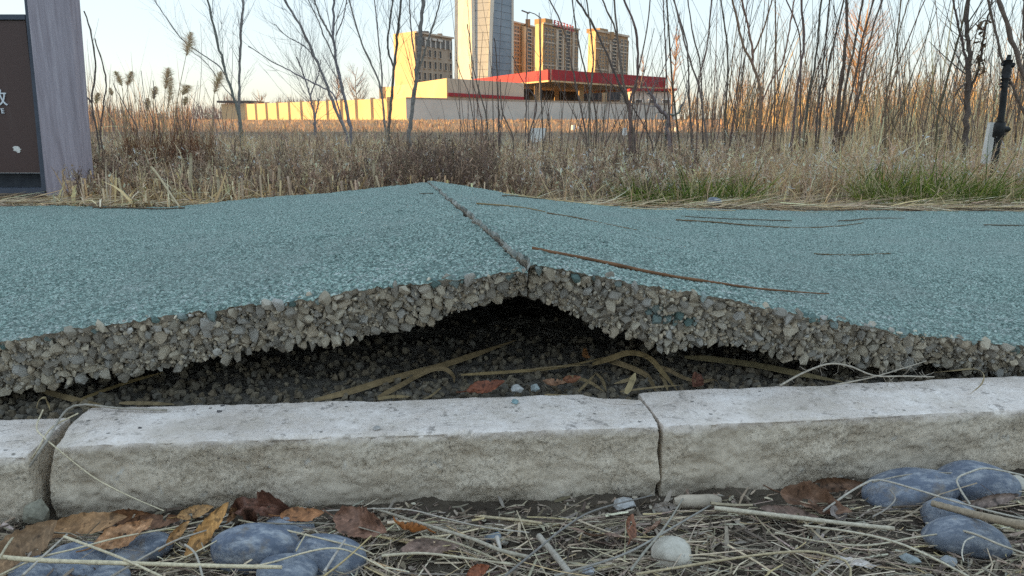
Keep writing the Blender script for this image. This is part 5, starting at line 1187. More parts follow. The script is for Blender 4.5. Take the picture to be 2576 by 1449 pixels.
# bent blade hanging over the path on the left
P = [aty(380, 420, 2.24), aty(397, 440, 2.22), aty(425, 482, 2.15), on_path(452, 521, 0.004)]
lay('dry_straw', 'bent pale reed blade reaching over the path edge on the left', 'straw', P, 0.004, 0.0025, (0.55, 0.44, 0.28), None, 'straw')
P = [aty(1690, 461, 2.9), aty(2150, 432, 2.8), aty(2300, 434, 2.75), aty(2620, 440, 2.7)]
lay('dry_straw', 'long straight yellow stalk lying across the grass below the sprinkler', 'straw', P, 0.0035, 0.003, (0.56, 0.46, 0.26), None, 'straw')
P = [aty(2170, 432, 2.7), aty(2240, 400, 2.8), aty(2300, 366, 2.9)]
lay('dry_straw', 'slanted pale stalk leaning up towards the white stake', 'straw', P, 0.004, 0.003, (0.50, 0.40, 0.28), None, 'straw')
for x0, y0, x1, y1, Yk, lb in [(480, 515, 480, 385, 2.3, 'tall pale reed stump left of the ridge among dark weeds'), (524, 470, 526, 405, 2.45, 'double pale reed stump in the dark weeds'), (552, 505, 548, 445, 2.25, 'short thick pale reed stump by the path edge'), (700, 480, 703, 415, 2.4, 'pale reed stump above the left slab slope'), (945, 462, 938, 402, 2.4, 'leaning pale reed stump near the ridge')]:
    a, b = aty(x0, y0, Yk), aty(x1, y1, Yk); a.z = min(a.z, 0.0)
    lay('reed_stump', lb, 'reed stump', [a, a.lerp(b, 0.5), b], 0.0052, 0.0046, (0.50, 0.41, 0.28), 'cut reed stumps', 'straw', 7, 8, 0.05)

# ------------------------------------------------------------------ straw, leaves and scraps in the hollow under the slabs
attr_mat('blade', 160, 0.3, 0.7, 0.4, 0.0008, (1, 1, 1))
def ribbon(name, label, cat, P, w, col, group=None, twist=0.0, n=22, taper=(0.5, 0.15), flat=None, mat='blade'):
    """a dry grass blade: a folded strip with a midrib"""
    w *= 0.66; col = tuple(np.array(col) * 0.45 + np.array([0.23, 0.185, 0.125]) * 0.5)
    P = resample(P, n); T = np.gradient(P, axis=0); T /= np.linalg.norm(T, axis=1, keepdims=True)
    view = np.array([0, -0.75, 0.65]) if flat is None else np.array(flat)
    S = np.cross(T, view); S /= np.linalg.norm(S, axis=1, keepdims=True); N = np.cross(S, T)
    s = np.linspace(0, 1, n); W = w * np.minimum(1, np.minimum(taper[0] + s * 4, taper[1] + (1 - s) * 3)) / 2
    ang = twist * s; S2 = S * np.cos(ang)[:, None] + N * np.sin(ang)[:, None]; N2 = np.cross(S2, T)
    o_ = P[0].copy(); g = Geo(); Q = P - o_
    V = np.stack([Q - S2 * W[:, None], Q - S2 * W[:, None] * 0.45 + N2 * W[:, None] * 0.22, Q - N2 * W[:, None] * 0.05, Q + S2 * W[:, None] * 0.45 + N2 * W[:, None] * 0.22, Q + S2 * W[:, None]], 1)
    i = np.arange(n * 5).reshape(n, 5)
    q = np.stack([i[:-1, :-1], i[:-1, 1:], i[1:, 1:], i[1:, :-1]], -1).reshape(-1, 4)
    c = np.tile(np.array(col), (n * 5, 1)) * (1 + 0.16 * np.tile(np.array([0.5, -0.6, 0.7, -0.6, 0.5]), n))[:, None] * (1 + 0.12 * np.repeat(RNG.normal(0, 1, n), 5))[:, None]
    g.add(V.reshape(-1, 3), quads=q, col=np.clip(c, 0.01, 0.9))
    o = obj(name, g.mesh(name, M[mat], True), label=label, cat=cat, group=group); o.location = o_
    return o
def bedp(px, py, lift=0.0):                               # a point on the bed of the hollow, raised by lift metres towards the viewer
    p = atz(px, py, -0.010 + lift); return p
HB = 'dry blades in the hollow'
ribbon('straw_ribbon', 'widest dry blade running from the kerb back into the dark hollow', 'dry grass', [bedp(790, 1007), bedp(880, 985), bedp(960, 960), bedp(1040, 938), bedp(1110, 920), bedp(1200, 890), bedp(1300, 855)], 0.0105, (0.36, 0.235, 0.095), HB)
ribbon('straw_ribbon', 'dry blade curling over beside the widest one, its tip bent down', 'dry grass', [bedp(950, 1000), bedp(1010, 968), bedp(1050, 945), bedp(1090, 928, .004), bedp(1120, 928, .004), bedp(1140, 945), bedp(1143, 962)], 0.0085, (0.34, 0.22, 0.09), HB)
ribbon('straw_ribbon', 'thin dry blade end lying along the kerb below the widest blade', 'dry grass', [bedp(950, 1004), bedp(985, 998), bedp(1030, 998)], 0.005, (0.42, 0.29, 0.12), HB)
ribbon('straw_ribbon', 'long straight yellow blade in the middle of the hollow', 'dry grass', [bedp(1160, 943), bedp(1240, 938), bedp(1300, 934), bedp(1380, 927), bedp(1450, 916), bedp(1520, 899, .004)], 0.0052, (0.42, 0.28, 0.10), HB)
ribbon('straw_ribbon', 'broad arching blade, highest of the bent leaves in the hollow', 'dry grass', [bedp(1490, 916), bedp(1540, 900, .012), bedp(1575, 888, .018), bedp(1610, 890, .018), bedp(1640, 905, .014), bedp(1665, 935, .006), bedp(1690, 965), bedp(1706, 985)], 0.0105, (0.38, 0.25, 0.085), HB, 0.6)
ribbon('straw_ribbon', 'broad blade folded under the arching one', 'dry grass', [bedp(1520, 905, .006), bedp(1560, 915, .006), bedp(1600, 930, .004), bedp(1630, 948), bedp(1650, 985)], 0.010, (0.31, 0.20, 0.08), HB, 0.4)
ribbon('straw_ribbon', 'wavy tapering blade reaching right towards the kerb joint side', 'dry grass', [bedp(1645, 920, .006), bedp(1680, 930, .004), bedp(1720, 950), bedp(1760, 960), bedp(1795, 955), bedp(1812, 968)], 0.008, (0.33, 0.215, 0.095), HB, 0.8)
ribbon('straw_ribbon', 'upright pointed blade standing at the broken kerb corner', 'dry grass', [atz(1574, 990, 0.0), atz(1586, 968, 0.006), atz(1598, 938, 0.012)], 0.0085, (0.50, 0.38, 0.18), HB, 0.2)
ribbon('straw_ribbon', 'dim olive blade lying under the right slab', 'dry grass', [bedp(1722, 898), bedp(1800, 904), bedp(1900, 918), bedp(2000, 938), bedp(2125, 962)], 0.0105, (0.30, 0.235, 0.10), HB)
ribbon('straw_ribbon', 'thin slanting blade under the left slab', 'dry grass', [bedp(190, 1010), bedp(240, 990), bedp(320, 962), bedp(412, 936)], 0.0058, (0.42, 0.28, 0.085), HB)
ribbon('straw_ribbon', 'brown blade crossing the slanting one at the left kerb gap', 'dry grass', [bedp(105, 983), bedp(180, 1003), bedp(240, 1020), bedp(290, 1038)], 0.008, (0.34, 0.235, 0.10), HB)
ribbon('straw_ribbon', 'short flat blade beside the kerb under the left slab', 'dry grass', [bedp(300, 1014), bedp(360, 1014), bedp(440, 1017)], 0.0052, (0.34, 0.24, 0.11), HB)
for k, (p, w_, lb) in enumerate([([(1330, 930), (1400, 922), (1480, 918)], 0.0028, 'thin yellow strand above the long straight blade'), ([(1455, 985), (1475, 965), (1500, 938)], 0.004, 'short crossing blade left of the bent leaves'), ([(1430, 945), (1480, 960), (1520, 985)], 0.006, 'tapering short blade below the long straight one'), ([(1500, 940), (1515, 955), (1525, 984)], 0.005, 'small steep blade among the bent leaves'), ([(1600, 940), (1580, 955), (1545, 965)], 0.005, 'short pale blade between the bent leaves and the upright one'), ([(1660, 940), (1672, 960), (1680, 985)], 0.006, 'drooping blade behind the arching one'), ([(1370, 993), (1420, 996), (1470, 999)], 0.004, 'yellow blade end lying along the kerb middle'), ([(1560, 985), (1640, 975), (1720, 968)], 0.003, 'thin pale strand lying behind the kerb joint'), ([(1110, 975), (1085, 995), (1065, 1004)], 0.003, 'thin curled strand right of the widest blade')]):
    ribbon('straw_ribbon', lb, 'dry grass', [bedp(x, y, 0.002) for x, y in p], w_, (0.40, 0.28, 0.13), HB, 0.3)
# little bent stem clump at the left gap
ribbon('straw_ribbon', 'tangled bent stem standing at the left end of the hollow', 'dry grass', [atz(92, 1026, 0.002), atz(98, 1008, 0.01), atz(112, 1000, 0.014), atz(122, 1018, 0.004), atz(126, 1032, 0)], 0.0035, (0.46, 0.36, 0.18), HB, 1.0)

def leaf(name, label, px, py, z, lpx, wpx, yaw, pitch, roll, col, curl=0.5, fold=0.35, group='fallen leaves', crumple=0.15, stalk=True, spots=0.3, tipdown=0.0):
    """a fallen leaf: pointed oval with a midrib, curled along and across; yaw 0 points to the right of the picture"""
    c = atz(px, py, z); d = (c - Vector((0, 0, CAM_H))).length; L, Wd = lpx / FPX * d, wpx / FPX * d
    nu, nv = 41, 21; u = np.linspace(0, 1, nu)[:, None]; v = np.linspace(-1, 1, nv)[None]
    out = (np.sin(np.clip(u, 0, 1) ** 0.85 * math.pi) ** 0.75) * (1 + 0.05 * np.sin(u * 55) * np.abs(v))
    sd = RNG.integers(1, 999); X = (u - 0.5) * L + 0 * v; Yy = v * out * Wd / 2
    Pn = np.stack([X / L * 3 + sd, Yy / L * 3, 0 * X], -1); cr = fbm(Pn, 1.2, 3, int(sd)) * crumple * Wd
    th = v * fold * 1.2; Z = np.abs(Yy) * np.sin(np.abs(th)) + cr + 0.012 * L * np.cos(u * 40) * np.abs(v) * 0.3
    Yy = Yy * np.cos(th)
    k = curl * (u - 0.5) * 2; Z = Z + L * 0.22 * curl * ((u - 0.5) * 2) ** 2 - tipdown * L * np.clip(u - 0.6, 0, 1) ** 2 * 3
    V = np.stack([X, Yy, Z], -1); i = np.arange(nu * nv).reshape(nu, nv)
    base = np.array(col); ns = fbm(Pn, 3.0, 3, int(sd) + 5); vein = np.abs(((u * 9 + np.abs(v) * 1.6) % 1) - 0.5) < 0.10
    C = base * (1 + 0.28 * ns[..., None]); C = np.where(vein[..., None], C * 1.4, C); C[:, nv // 2] *= 1.35
    sp_ = (vnoise(np.stack([X / L * 16 + sd, Yy / L * 16, 0 * X], -1), int(sd)) > 1 - spots * 1.1); C = np.where(sp_[..., None], C * 0.4, C)
    g = Geo(); hq = np.stack([i[:-1, :-1], i[:-1, 1:], i[1:, 1:], i[1:, :-1]], -1)
    hole = vnoise(np.stack([X / L * 7 + sd, Yy / L * 7, 0 * X + 4], -1), int(sd) + 9)[:-1, :-1]
    torn = (hole > 0.80) | ((np.abs(v[:, :-1]) > 0.8) & (hole > 0.45))
    g.add(V.reshape(-1, 3), quads=hq[~torn].reshape(-1, 4), col=np.clip(C, 0.01, 0.9).reshape(-1, 3))
    root = obj(name, g.mesh(name, M['leaf'], True), label=label, cat='leaf', group=group)
    root.location = c; root.rotation_euler = Euler((R(roll), R(-pitch), R(yaw)), 'XYZ')
    if stalk:
        g = Geo(); tubes(g, resample([(-L * 0.5, 0, Z[0, nv // 2]), (-L * 0.62, 0.02 * L, Z[0, nv // 2] - 0.02 * L), (-L * 0.75, 0.06 * L, Z[0, nv // 2] - 0.03 * L)], 8)[None], np.linspace(0.0007, 0.0005, 8)[None], 5, np.array([base * 0.8]))
        obj('stalk', g.mesh('stalk', M['bark'], True), root)
    return root
t = NT('leaf'); a = t.n('ShaderNodeAttribute', attribute_name='col'); v = t.coord(); f = t.noise(v, 180, 6, 0.7)
c = t.mix(1.0, a.outputs['Color'], t.ramp(f, [(0.3, (0.55, 0.5, 0.45)), (0.6, (1.1, 1.1, 1.1))]), 'MULTIPLY')
t.done(c, t.bump(f, 0.5, 0.0012), 0.6, spec=0.35)
LT, LB, LO, LG, LR = (0.40, 0.235, 0.115), (0.20, 0.105, 0.06), (0.46, 0.22, 0.07), (0.30, 0.20, 0.15), (0.28, 0.085, 0.04)
leaf('fallen_leaf', 'red brown leaf in the hollow propped against the kerb', 1222, 975, 0.0, 100, 40, 12, 10, 40, (0.19, 0.065, 0.035), 0.5, 0.4, crumple=0.2)
leaf('fallen_leaf', 'tiny orange leaf deep in the hollow', 1472, 890, -0.005, 34, 30, 60, 0, 60, (0.28, 0.13, 0.05), 0.3, stalk=False)
leaf('fallen_leaf', 'dim red leaf in the hollow under the right slab', 1752, 957, -0.004, 62, 40, 60, 10, 40, (0.14, 0.06, 0.04), 0.4, stalk=False)
leaf('fallen_leaf', 'small red scrap of leaf left of the bent blades', 1435, 955, -0.004, 56, 24, 30, 0, 50, (0.20, 0.085, 0.045), 0.5, stalk=False)
leaf('fallen_leaf', 'dark curled scrap of leaf in the hollow', 1395, 965, -0.004, 60, 26, -10, 0, 20, (0.22, 0.12, 0.07), 0.5, stalk=False)

# teal crumb and dark crumbs on the kerb top
def crumb(px, py, z, rpx, col, label, flat=0.7, name='stone_chip'):
    p = atz(px, py, z); r_ = rpx / FPX * p.length; me, V, T, _ = stone_mesh(name, col, int(px + py), 20, flat)
    me2 = Geo(); me2.add(V * r_, tris=T, col=col); o = obj(name, me2.mesh(name, M['stone']), label=label, cat='stone chip', group='loose stone chips'); o.location = p + Vector((0, 0, r_ * flat * 0.5)); return o
crumb(1296, 1014, 0.0, 12, (0.25, 0.36, 0.38), 'teal coated stone chip on the kerb top')
crumb(948, 1080, 0.0, 13, (0.42, 0.40, 0.38), 'grey stone chip at the front edge of the kerb top', 0.5)
crumb(560, 1022, 0.0, 7, (0.12, 0.11, 0.11), 'small dark chip on the kerb top, rear one', 0.4)
crumb(552, 1036, 0.0, 8, (0.12, 0.11, 0.11), 'small dark chip on the kerb top, front one', 0.4)
crumb(352, 1078, 0.0, 5, (0.12, 0.11, 0.11), 'tiny dark speck near the left end of the kerb top', 0.6)
for k, (x, y, rp) in enumerate([(1290, 984, 16), (1325, 982, 15), (1345, 984, 11), (1270, 986, 12), (1370, 981, 10)]):
    pass
crumb(1300, 984, -0.006, 20, (0.55, 0.54, 0.52), 'pale crumbled stone behind the kerb beside the red brown leaf')
crumb(1345, 980, -0.006, 16, (0.42, 0.47, 0.47), 'bluish crumbled stone behind the kerb middle')

# rootlet twig lying on the kerb at the right
root = thing('dry_rootlet', 'pale branching rootlet with fine hairs lying over the right kerb stone', 'rootlet', atz(1962, 968, 0.004))
def rootlet(pix, z, r0, r1, hairs, name):
    P = resample([atz(x, y, zz) for (x, y), zz in zip(pix, z)], 26); g = Geo(); o_ = np.array(root.location)
    tubes(g, (P - o_)[None], np.linspace(r0, r1, 26)[None], 5, np.array([(0.50, 0.44, 0.36)]))
    for k in range(hairs):
        i = RNG.integers(2, 24); d = np.array([RNG.normal(0, 1), RNG.normal(0, 0.6), RNG.normal(0, 0.8)]); d /= np.linalg.norm(d); L = RNG.uniform(0.006, 0.018)
        Q = P[i] + d * L * np.linspace(0, 1, 5)[:, None] + RNG.normal(0, 0.0008, (5, 3)) * np.linspace(0, 1, 5)[:, None]
        tubes(g, (Q - o_)[None], np.linspace(0.00035, 0.0002, 5)[None], 3, np.array([(0.46, 0.40, 0.33)]), cap=False)
    obj(name, g.mesh(name, M['straw'], True), root)
rootlet([(1962, 970), (2020, 938), (2085, 915), (2140, 922), (2200, 945), (2280, 946), (2350, 948)], [0.002, .012, .02, .018, .012, .012, .008], 0.0011, 0.0006, 26, 'rootlet_stem')
rootlet([(2100, 968), (2190, 950), (2260, 930), (2330, 908)], [0.004, .008, .012, .016], 0.0008, 0.0004, 20, 'rootlet_stem')
ribbon('straw_ribbon', 'fine pale blade hooked over the kerb at the far right', 'dry grass', [bedp(2340, 938, .004), atz(2400, 932, 0.006), atz(2450, 928, 0.012), atz(2474, 940, 0.012), atz(2470, 965, 0.006), atz(2440, 992, 0.002)], 0.003, (0.50, 0.38, 0.2), HB, 0.8)
# ------------------------------------------------------------------ pebbles in the front strip
t = NT('pebble_stone'); v = t.coord()
oi = t.n('ShaderNodeObjectInfo'); sc1 = t.n('ShaderNodeVectorMath', operation='ADD'); t.l(v, sc1.inputs[0]); t.l(oi.outputs['Location'], sc1.inputs[1]); v2 = sc1.outputs[0]; rnd_ = oi.outputs['Random']
c = t.ramp(t.noise(v2, 45, 10, 0.7), [(0.3, (0.08, 0.097, 0.135)), (0.52, (0.135, 0.158, 0.21)), (0.75, (0.25, 0.28, 0.335))])
sv_ = t.n('ShaderNodeMapping'); sv_.inputs['Scale'].default_value = (1, 2.5, 1.5); sv_.inputs['Rotation'].default_value = (0, 0.3, 0.5); t.l(v2, sv_.inputs[0])
dust = t.ramp(t.noise(sv_.outputs[0], 70, 8, 0.75), [(0.47, (0, 0, 0)), (0.66, (0.75, 0.75, 0.75))])
c = t.mix(t.math('MULTIPLY', rnd_, 0.35), c, (0.17, 0.185, 0.20)); c = t.mix(dust, c, (0.46, 0.47, 0.49))
earth = t.ramp(t.math('ADD', t.noise(v2, 30, 5), t.math('MULTIPLY', t.noise(v2, 200, 4), 0.3)), [(0.72, (0, 0, 0)), (0.86, (0.7, 0.7, 0.7))]); c = t.mix(earth, c, (0.22, 0.17, 0.12))
t.done(c, t.bump(t.noise(v2, 190, 8, 0.75), 0.6, 0.0014), 0.7, spec=0.35)
t = NT('pale_pebble'); v = t.coord()
c = t.ramp(t.noise(v, 60, 7, 0.7), [(0.3, (0.38, 0.345, 0.285)), (0.6, (0.64, 0.59, 0.51))])
dk = t.ramp(t.noise(v, 130, 4, 0.6), [(0.62, (0, 0, 0)), (0.70, (1, 1, 1))]); c = t.mix(t.math('MULTIPLY', dk, 0.7), c, (0.14, 0.15, 0.17))
t.done(c, t.bump(t.noise(v, 160, 6), 0.4, 0.001), 0.8)
def pebble(px, py, rx, ry, z, label, rot=0.0, mat='pebble_stone', seed=1, deep=1.0, bean=0.0, name='pebble', cat='pebble'):
    c = atz(px, py, z); d = (c - Vector((0, 0, CAM_H))).length; ax_, az_ = rx / FPX * d, ry / FPX * d
    bm = bmesh.new(); bmesh.ops.create_icosphere(bm, subdivisions=4, radius=1)
    V = np.array([q.co[:] for q in bm.verts]); T = np.array([[q.index for q in f.verts] for f in bm.faces]); bm.free()
    V = np.sign(V) * np.abs(V) ** 0.92
    V = V * (1 + (0.22 if mat == 'pale_pebble' else 0.11) * fbm(V * 0.8 + seed * 7.7, 1, 2, seed) + 0.008 * fbm(V * 9 + seed, 1, 2, seed))[:, None]
    V = V * np.array([ax_, ax_ * 0.72 * deep, az_ * 1.12])
    if bean: V[:, 2] -= bean * az_ * (V[:, 0] / ax_) ** 2; V[:, 2] += bean * az_ * 0.4
    g = Geo(); g.add(V, tris=T); o = obj(name, g.mesh(name, M[mat], True), label=label, cat=cat, group='pebbles'); o.location = c; o.rotation_euler = (R(8), R(rot), R(seed * 37 % 30 - 15)); return o
zs = -0.060
pebble(645, 1382, 96, 52, zs + 0.009, 'largest smooth blue grey pebble, domed, left of two others', 4, seed=3, deep=0.8)
pebble(726, 1332, 58, 27, zs + 0.004, 'small pale speckled blue pebble behind the largest one', 8, seed=4)
pebble(826, 1404, 84, 44, zs + 0.006, 'blue grey pebble right of the largest, crossed by straws', 6, seed=5, deep=0.8)
pebble(722, 1446, 72, 34, zs + 0.005, 'pebble cut by the lower photo edge between the two big ones', 0, seed=6)
pebble(372, 1378, 52, 22, zs + 0.004, 'blue pebble peeping out under straws and leaves on the left', -8, seed=7)
pebble(322, 1404, 48, 20, zs + 0.003, 'low blue pebble half covered by straw in front of a leaf', 0, seed=8)
pebble(196, 1416, 66, 26, zs + 0.003, 'blue pebble crossed by the thickest straw at lower left', 0, seed=9)
pebble(100, 1438, 56, 20, zs + 0.002, 'pebble in the lower left corner under straws', 0, seed=10)
pebble(272, 1450, 44, 16, zs + 0.004, 'small pebble at the lower photo edge on the left', 0, seed=11)
pebble(2292, 1236, 108, 36, zs + 0.005, 'long flat blue pebble with white scuffs against the right kerb', -6, seed=12, deep=0.7)
pebble(2462, 1224, 82, 42, zs + 0.007, 'big rounded blue pebble at the right kerb, under a bent straw', 4, seed=13, deep=0.8)
pebble(2388, 1300, 58, 32, zs + 0.004, 'blue pebble below the two kerb pebbles, crossed by a stick', 8, seed=14)
pebble(2432, 1356, 92, 36, zs + 0.006, 'bean shaped blue pebble lowest on the right', 12, seed=15, deep=0.7, bean=0.5)
pebble(1692, 1394, 52, 32, zs + 0.005, 'round whitish speckled pebble in the straw', 10, 'pale_pebble', 16)
pebble(2552, 1220, 22, 18, zs + 0.003, 'small tan pebble at the right photo edge', 0, 'pale_pebble', 17)
p_ = on_path(1796, 519)
o = pebble(1796, 517, 19, 11, 0.012, 'lone grey pebble on the far edge of the right slab', 0, seed=18, deep=0.9); o.location = (p_.x, p_.y, slab_z(p_.x, p_.y) + 0.012)
def rock(px, py, z, rpx, col, label, flat=0.7, seed=1): 
    p = atz(px, py, z); r_ = rpx / FPX * p.length; me, V, T, _ = stone_mesh('stone_chip', col, seed, 26, flat); g = Geo(); g.add(V * r_, tris=T, col=col)
    o = obj('stone_chip', g.mesh('stone_chip', M['stone']), label=label, cat='stone chip', group='loose stone chips'); o.location = p; return o
rock(1240, 1350, zs + .003, 28, (0.22, 0.25, 0.29), 'angular blue grey stone chip among straws in the middle', 0.7, 2)
rock(1265, 1362, zs + .002, 20, (0.40, 0.36, 0.31), 'pale stone chip touching the angular blue grey one', 0.6, 3)
rock(1568, 1268, zs + .004, 36, (0.50, 0.49, 0.48), 'light grey stone chip at the foot of the kerb near the joint', 0.5, 4)
rock(1388, 1312, zs + .003, 22, (0.34, 0.29, 0.22), 'upright tan stone chip under the short cream straw', 1.0, 5)
rock(1480, 1436, zs + .003, 22, (0.42, 0.43, 0.45), 'grey stone chip at the lower edge centre', 0.6, 6)
rock(1530, 1335, zs + .002, 12, (0.30, 0.28, 0.26), 'small dark stone chip beside the brown grey leaf', 0.7, 7)
rock(2385, 1412, zs + .002, 24, (0.36, 0.37, 0.38), 'grey stone chip below the bean shaped pebble', 0.5, 8)
rock(2290, 1408, zs + .002, 26, (0.33, 0.36, 0.36), 'flat grey stone chip left of the bean shaped pebble tip', 0.4, 9)
rock(92, 1290, zs + .012, 30, (0.30, 0.28, 0.22), 'lump of mortar in the gap between left kerb stones', 1.2, 10)
p = atz(1755, 1262, zs + .005); g = Geo(); tubes(g, resample([p + Vector((-0.019, 0, 0)), p, p + Vector((0.019, 0.002, 0.0))], 8)[None], np.array([[.003, .0055, .006, .006, .0058, .006, .0055, .003]]), 8, np.array([(0.50, 0.42, 0.33)]))
obj('bark_piece', g.mesh('bark_piece', M['bark'], True), label='short pale bark stub below the narrow kerb joint', cat='bark piece')

# ------------------------------------------------------------------ fallen leaves in the front strip
zl = -0.054
_leaf = leaf
def leaf(name, label, px, py, z, lpx, wpx, yaw, pitch, roll, col, *a, **k):
    return _leaf(name, label, px, py, z, lpx * 0.93, wpx * 0.85, yaw, pitch, roll, tuple(np.array(col) * np.array([0.80, 0.76, 0.74])), *a, **k)
leaf('fallen_leaf', 'large tan leaf in the lower left corner', 52, 1382, zl + .008, 165, 92, 58, 20, 55, (0.33, 0.215, 0.125), 0.25, 0.2, crumple=0.1)
leaf('fallen_leaf', 'long brown tan leaf lying against the left kerb foot', 215, 1322, zl + .008, 185, 62, 12, 6, 50, LT, 0.25, 0.25)
leaf('fallen_leaf', 'pale orange crumpled leaf with a torn tip', 315, 1348, zl + .010, 130, 72, 35, 12, 45, (0.52, 0.30, 0.16), 0.5, 0.45, crumple=0.4)
leaf('fallen_leaf', 'dark brown curved leaf behind the crumpled orange one', 392, 1312, zl + .006, 130, 44, 14, 0, 55, LB, 0.4, 0.4)
leaf('fallen_leaf', 'narrow rust leaf tucked behind the long brown tan leaf', 330, 1300, zl + .004, 120, 40, 0, 0, 60, (0.27, 0.13, 0.06), 0.3, 0.3, stalk=False)
leaf('fallen_leaf', 'small spotted tan leaf standing on edge', 448, 1342, zl + .010, 72, 30, 52, 30, 40, (0.45, 0.26, 0.11), 0.3, 0.5, spots=0.45)
leaf('fallen_leaf', 'bright spotted orange leaf standing steeply', 522, 1332, zl + .014, 150, 50, 52, 36, 40, (0.56, 0.31, 0.11), 0.15, 0.3, spots=0.5, stalk=False)
leaf('fallen_leaf', 'tan leaf with dark curled end at the kerb foot', 494, 1290, zl + .008, 82, 40, 20, 10, 45, (0.47, 0.28, 0.12), 0.5, 0.4)
leaf('fallen_leaf', 'crumpled dark brown leaf mass against the kerb', 655, 1282, zl + .010, 150, 78, 5, 0, 45, (0.20, 0.10, 0.07), 0.6, 0.5, crumple=0.8, stalk=False)
leaf('fallen_leaf', 'brown leaf wedged on edge left of the crumpled one', 585, 1285, zl + .008, 70, 34, 75, 30, 50, (0.28, 0.15, 0.07), 0.5, 0.6, crumple=0.4)
leaf('fallen_leaf', 'orange leaf with pale scuffs behind the speckled pebble', 762, 1297, zl + .008, 110, 46, 8, 0, 40, (0.42, 0.20, 0.09), 0.35, 0.35, spots=0.4)
leaf('fallen_leaf', 'broad mauve brown leaf bent over at the kerb foot', 905, 1318, zl + .012, 160, 96, -20, -6, 45, (0.29, 0.165, 0.115), 0.5, 0.35, crumple=0.25)
leaf('fallen_leaf', 'glossy orange curled leaf with a hanging stalk', 1022, 1332, zl + .014, 105, 56, 155, 8, 50, (0.40, 0.155, 0.045), 0.7, 0.55)
leaf('fallen_leaf', 'dull grey brown leaf lying flat under the orange curled one', 1088, 1376, zl + .003, 165, 66, 12, 0, 10, (0.26, 0.185, 0.15), 0.1, 0.1, stalk=False)
leaf('fallen_leaf', 'small red leaf at the lower edge centre', 1202, 1440, zl + .004, 66, 46, 30, 10, 30, (0.33, 0.12, 0.06), 0.5, 0.5, stalk=False)
leaf('fallen_leaf', 'flat grey brown leaf pointing right in the middle litter', 1498, 1345, zl + .004, 155, 60, 166, 0, 20, (0.33, 0.225, 0.175), 0.15, 0.15)
leaf('fallen_leaf', 'red brown leaf standing beside the flat grey brown one', 1585, 1326, zl + .010, 76, 52, 80, 20, 45, (0.30, 0.14, 0.085), 0.3, 0.35)
leaf('fallen_leaf', 'pinkish tan leaf with upright stalk above the whitish pebble', 1640, 1332, zl + .008, 86, 58, 240, 10, 40, (0.36, 0.235, 0.175), 0.25, 0.3)
leaf('fallen_leaf', 'thin grey leaf scrap at the foot of the kerb joint', 1672, 1278, zl + .004, 66, 32, 10, 0, 35, (0.30, 0.265, 0.23), 0.3, 0.3, stalk=False)
leaf('fallen_leaf', 'large brown leaf draped at the right kerb foot', 2052, 1262, zl + .008, 165, 78, -24, -6, 34, (0.22, 0.13, 0.085), 0.4, 0.3, crumple=0.4)
leaf('fallen_leaf', 'dark curled brown leaf arched behind the large draped one', 2098, 1220, zl + .008, 135, 50, 2, 0, 60, (0.18, 0.105, 0.065), 0.8, 0.6, stalk=False)
leaf('fallen_leaf', 'folded dull brown leaf in front of the large draped one', 1985, 1292, zl + .004, 135, 40, -16, 0, 30, (0.23, 0.16, 0.13), 0.3, 0.4, stalk=False)
leaf('fallen_leaf', 'grey torn leaf right of the large draped one', 2110, 1290, zl + .003, 72, 44, 40, 0, 25, (0.30, 0.26, 0.24), 0.2, 0.2, stalk=False)
leaf('fallen_leaf', 'rolled whitish bark brown leaf below the big rounded pebble', 2490, 1262, zl + .006, 150, 40, 14, 5, 50, (0.25, 0.195, 0.17), 0.3, 0.7, spots=0.5, stalk=False)
leaf('fallen_leaf', 'pale papery scrap at the lower right', 2145, 1416, zl + .002, 110, 34, -10, 0, 10, (0.60, 0.56, 0.53), 0.1, 0.1, crumple=0.3, stalk=False)

# ------------------------------------------------------------------ straws one can pick out in the front strip
SG = 'single straws in the front strip'
CR, GY, YL = (0.76, 0.65, 0.46), (0.52, 0.46, 0.39), (0.72, 0.55, 0.29)
def straw(label, pix, w0, w1, col, z=None, flat=True):
    w0, w1 = w0 * 0.85, w1 * 0.8; col = tuple(np.array(col) * RNG.uniform(0.7, 1.05))
    if z is None: z = [-0.050 + 0.012 * math.sin(math.pi * k / (len(pix) - 1)) for k in range(len(pix))]
    elif not isinstance(z, (list, tuple)): z = [z] * len(pix)
    P = [atz(x, y, zz) for (x, y), zz in zip(pix, z)]; d = (P[0] - Vector((0, 0, CAM_H))).length
    return lay('dry_straw', label, 'straw', P, w0 / FPX * d / 2, w1 / FPX * d / 2, col, SG, 'straw', 6, 26, 0.06)
straw('long grey stalk bent sharply over the left end of the middle kerb stone', [(420, 1032), (300, 1027), (182, 1022), (116, 1112), (60, 1195), (-10, 1285)], 6, 6, (0.50, 0.45, 0.38), [0.002, 0.004, 0.006, 0.004, -0.02, -0.05])
straw('second stalk beside the sharply bent one, curving over the gap', [(196, 1040), (130, 1076), (95, 1130), (62, 1180), (-5, 1270)], 4, 4, CR, [0.002, 0.004, 0, -0.02, -0.05])
straw('thin pale blade crossing the kerb front diagonally', [(108, 1032), (92, 1075), (116, 1105), (180, 1158), (244, 1206), (330, 1250), (412, 1285)], 4, 2.5, CR, [0.002, 0.006, 0.004, -0.012, -0.025, -0.038, -0.05])
straw('thickest cream straw, lying level at lower left', [(-10, 1400), (105, 1410), (322, 1417), (520, 1423), (709, 1427)], 11, 9, (0.68, 0.58, 0.40), -0.040)
straw('grey straw rising from the lower edge towards the tan corner leaf', [(56, 1449), (110, 1398), (169, 1344)], 7, 5, GY, -0.040)
straw('short cream straw at the left photo edge', [(-6, 1412), (18, 1372), (42, 1340)], 6, 7, CR, -0.038)
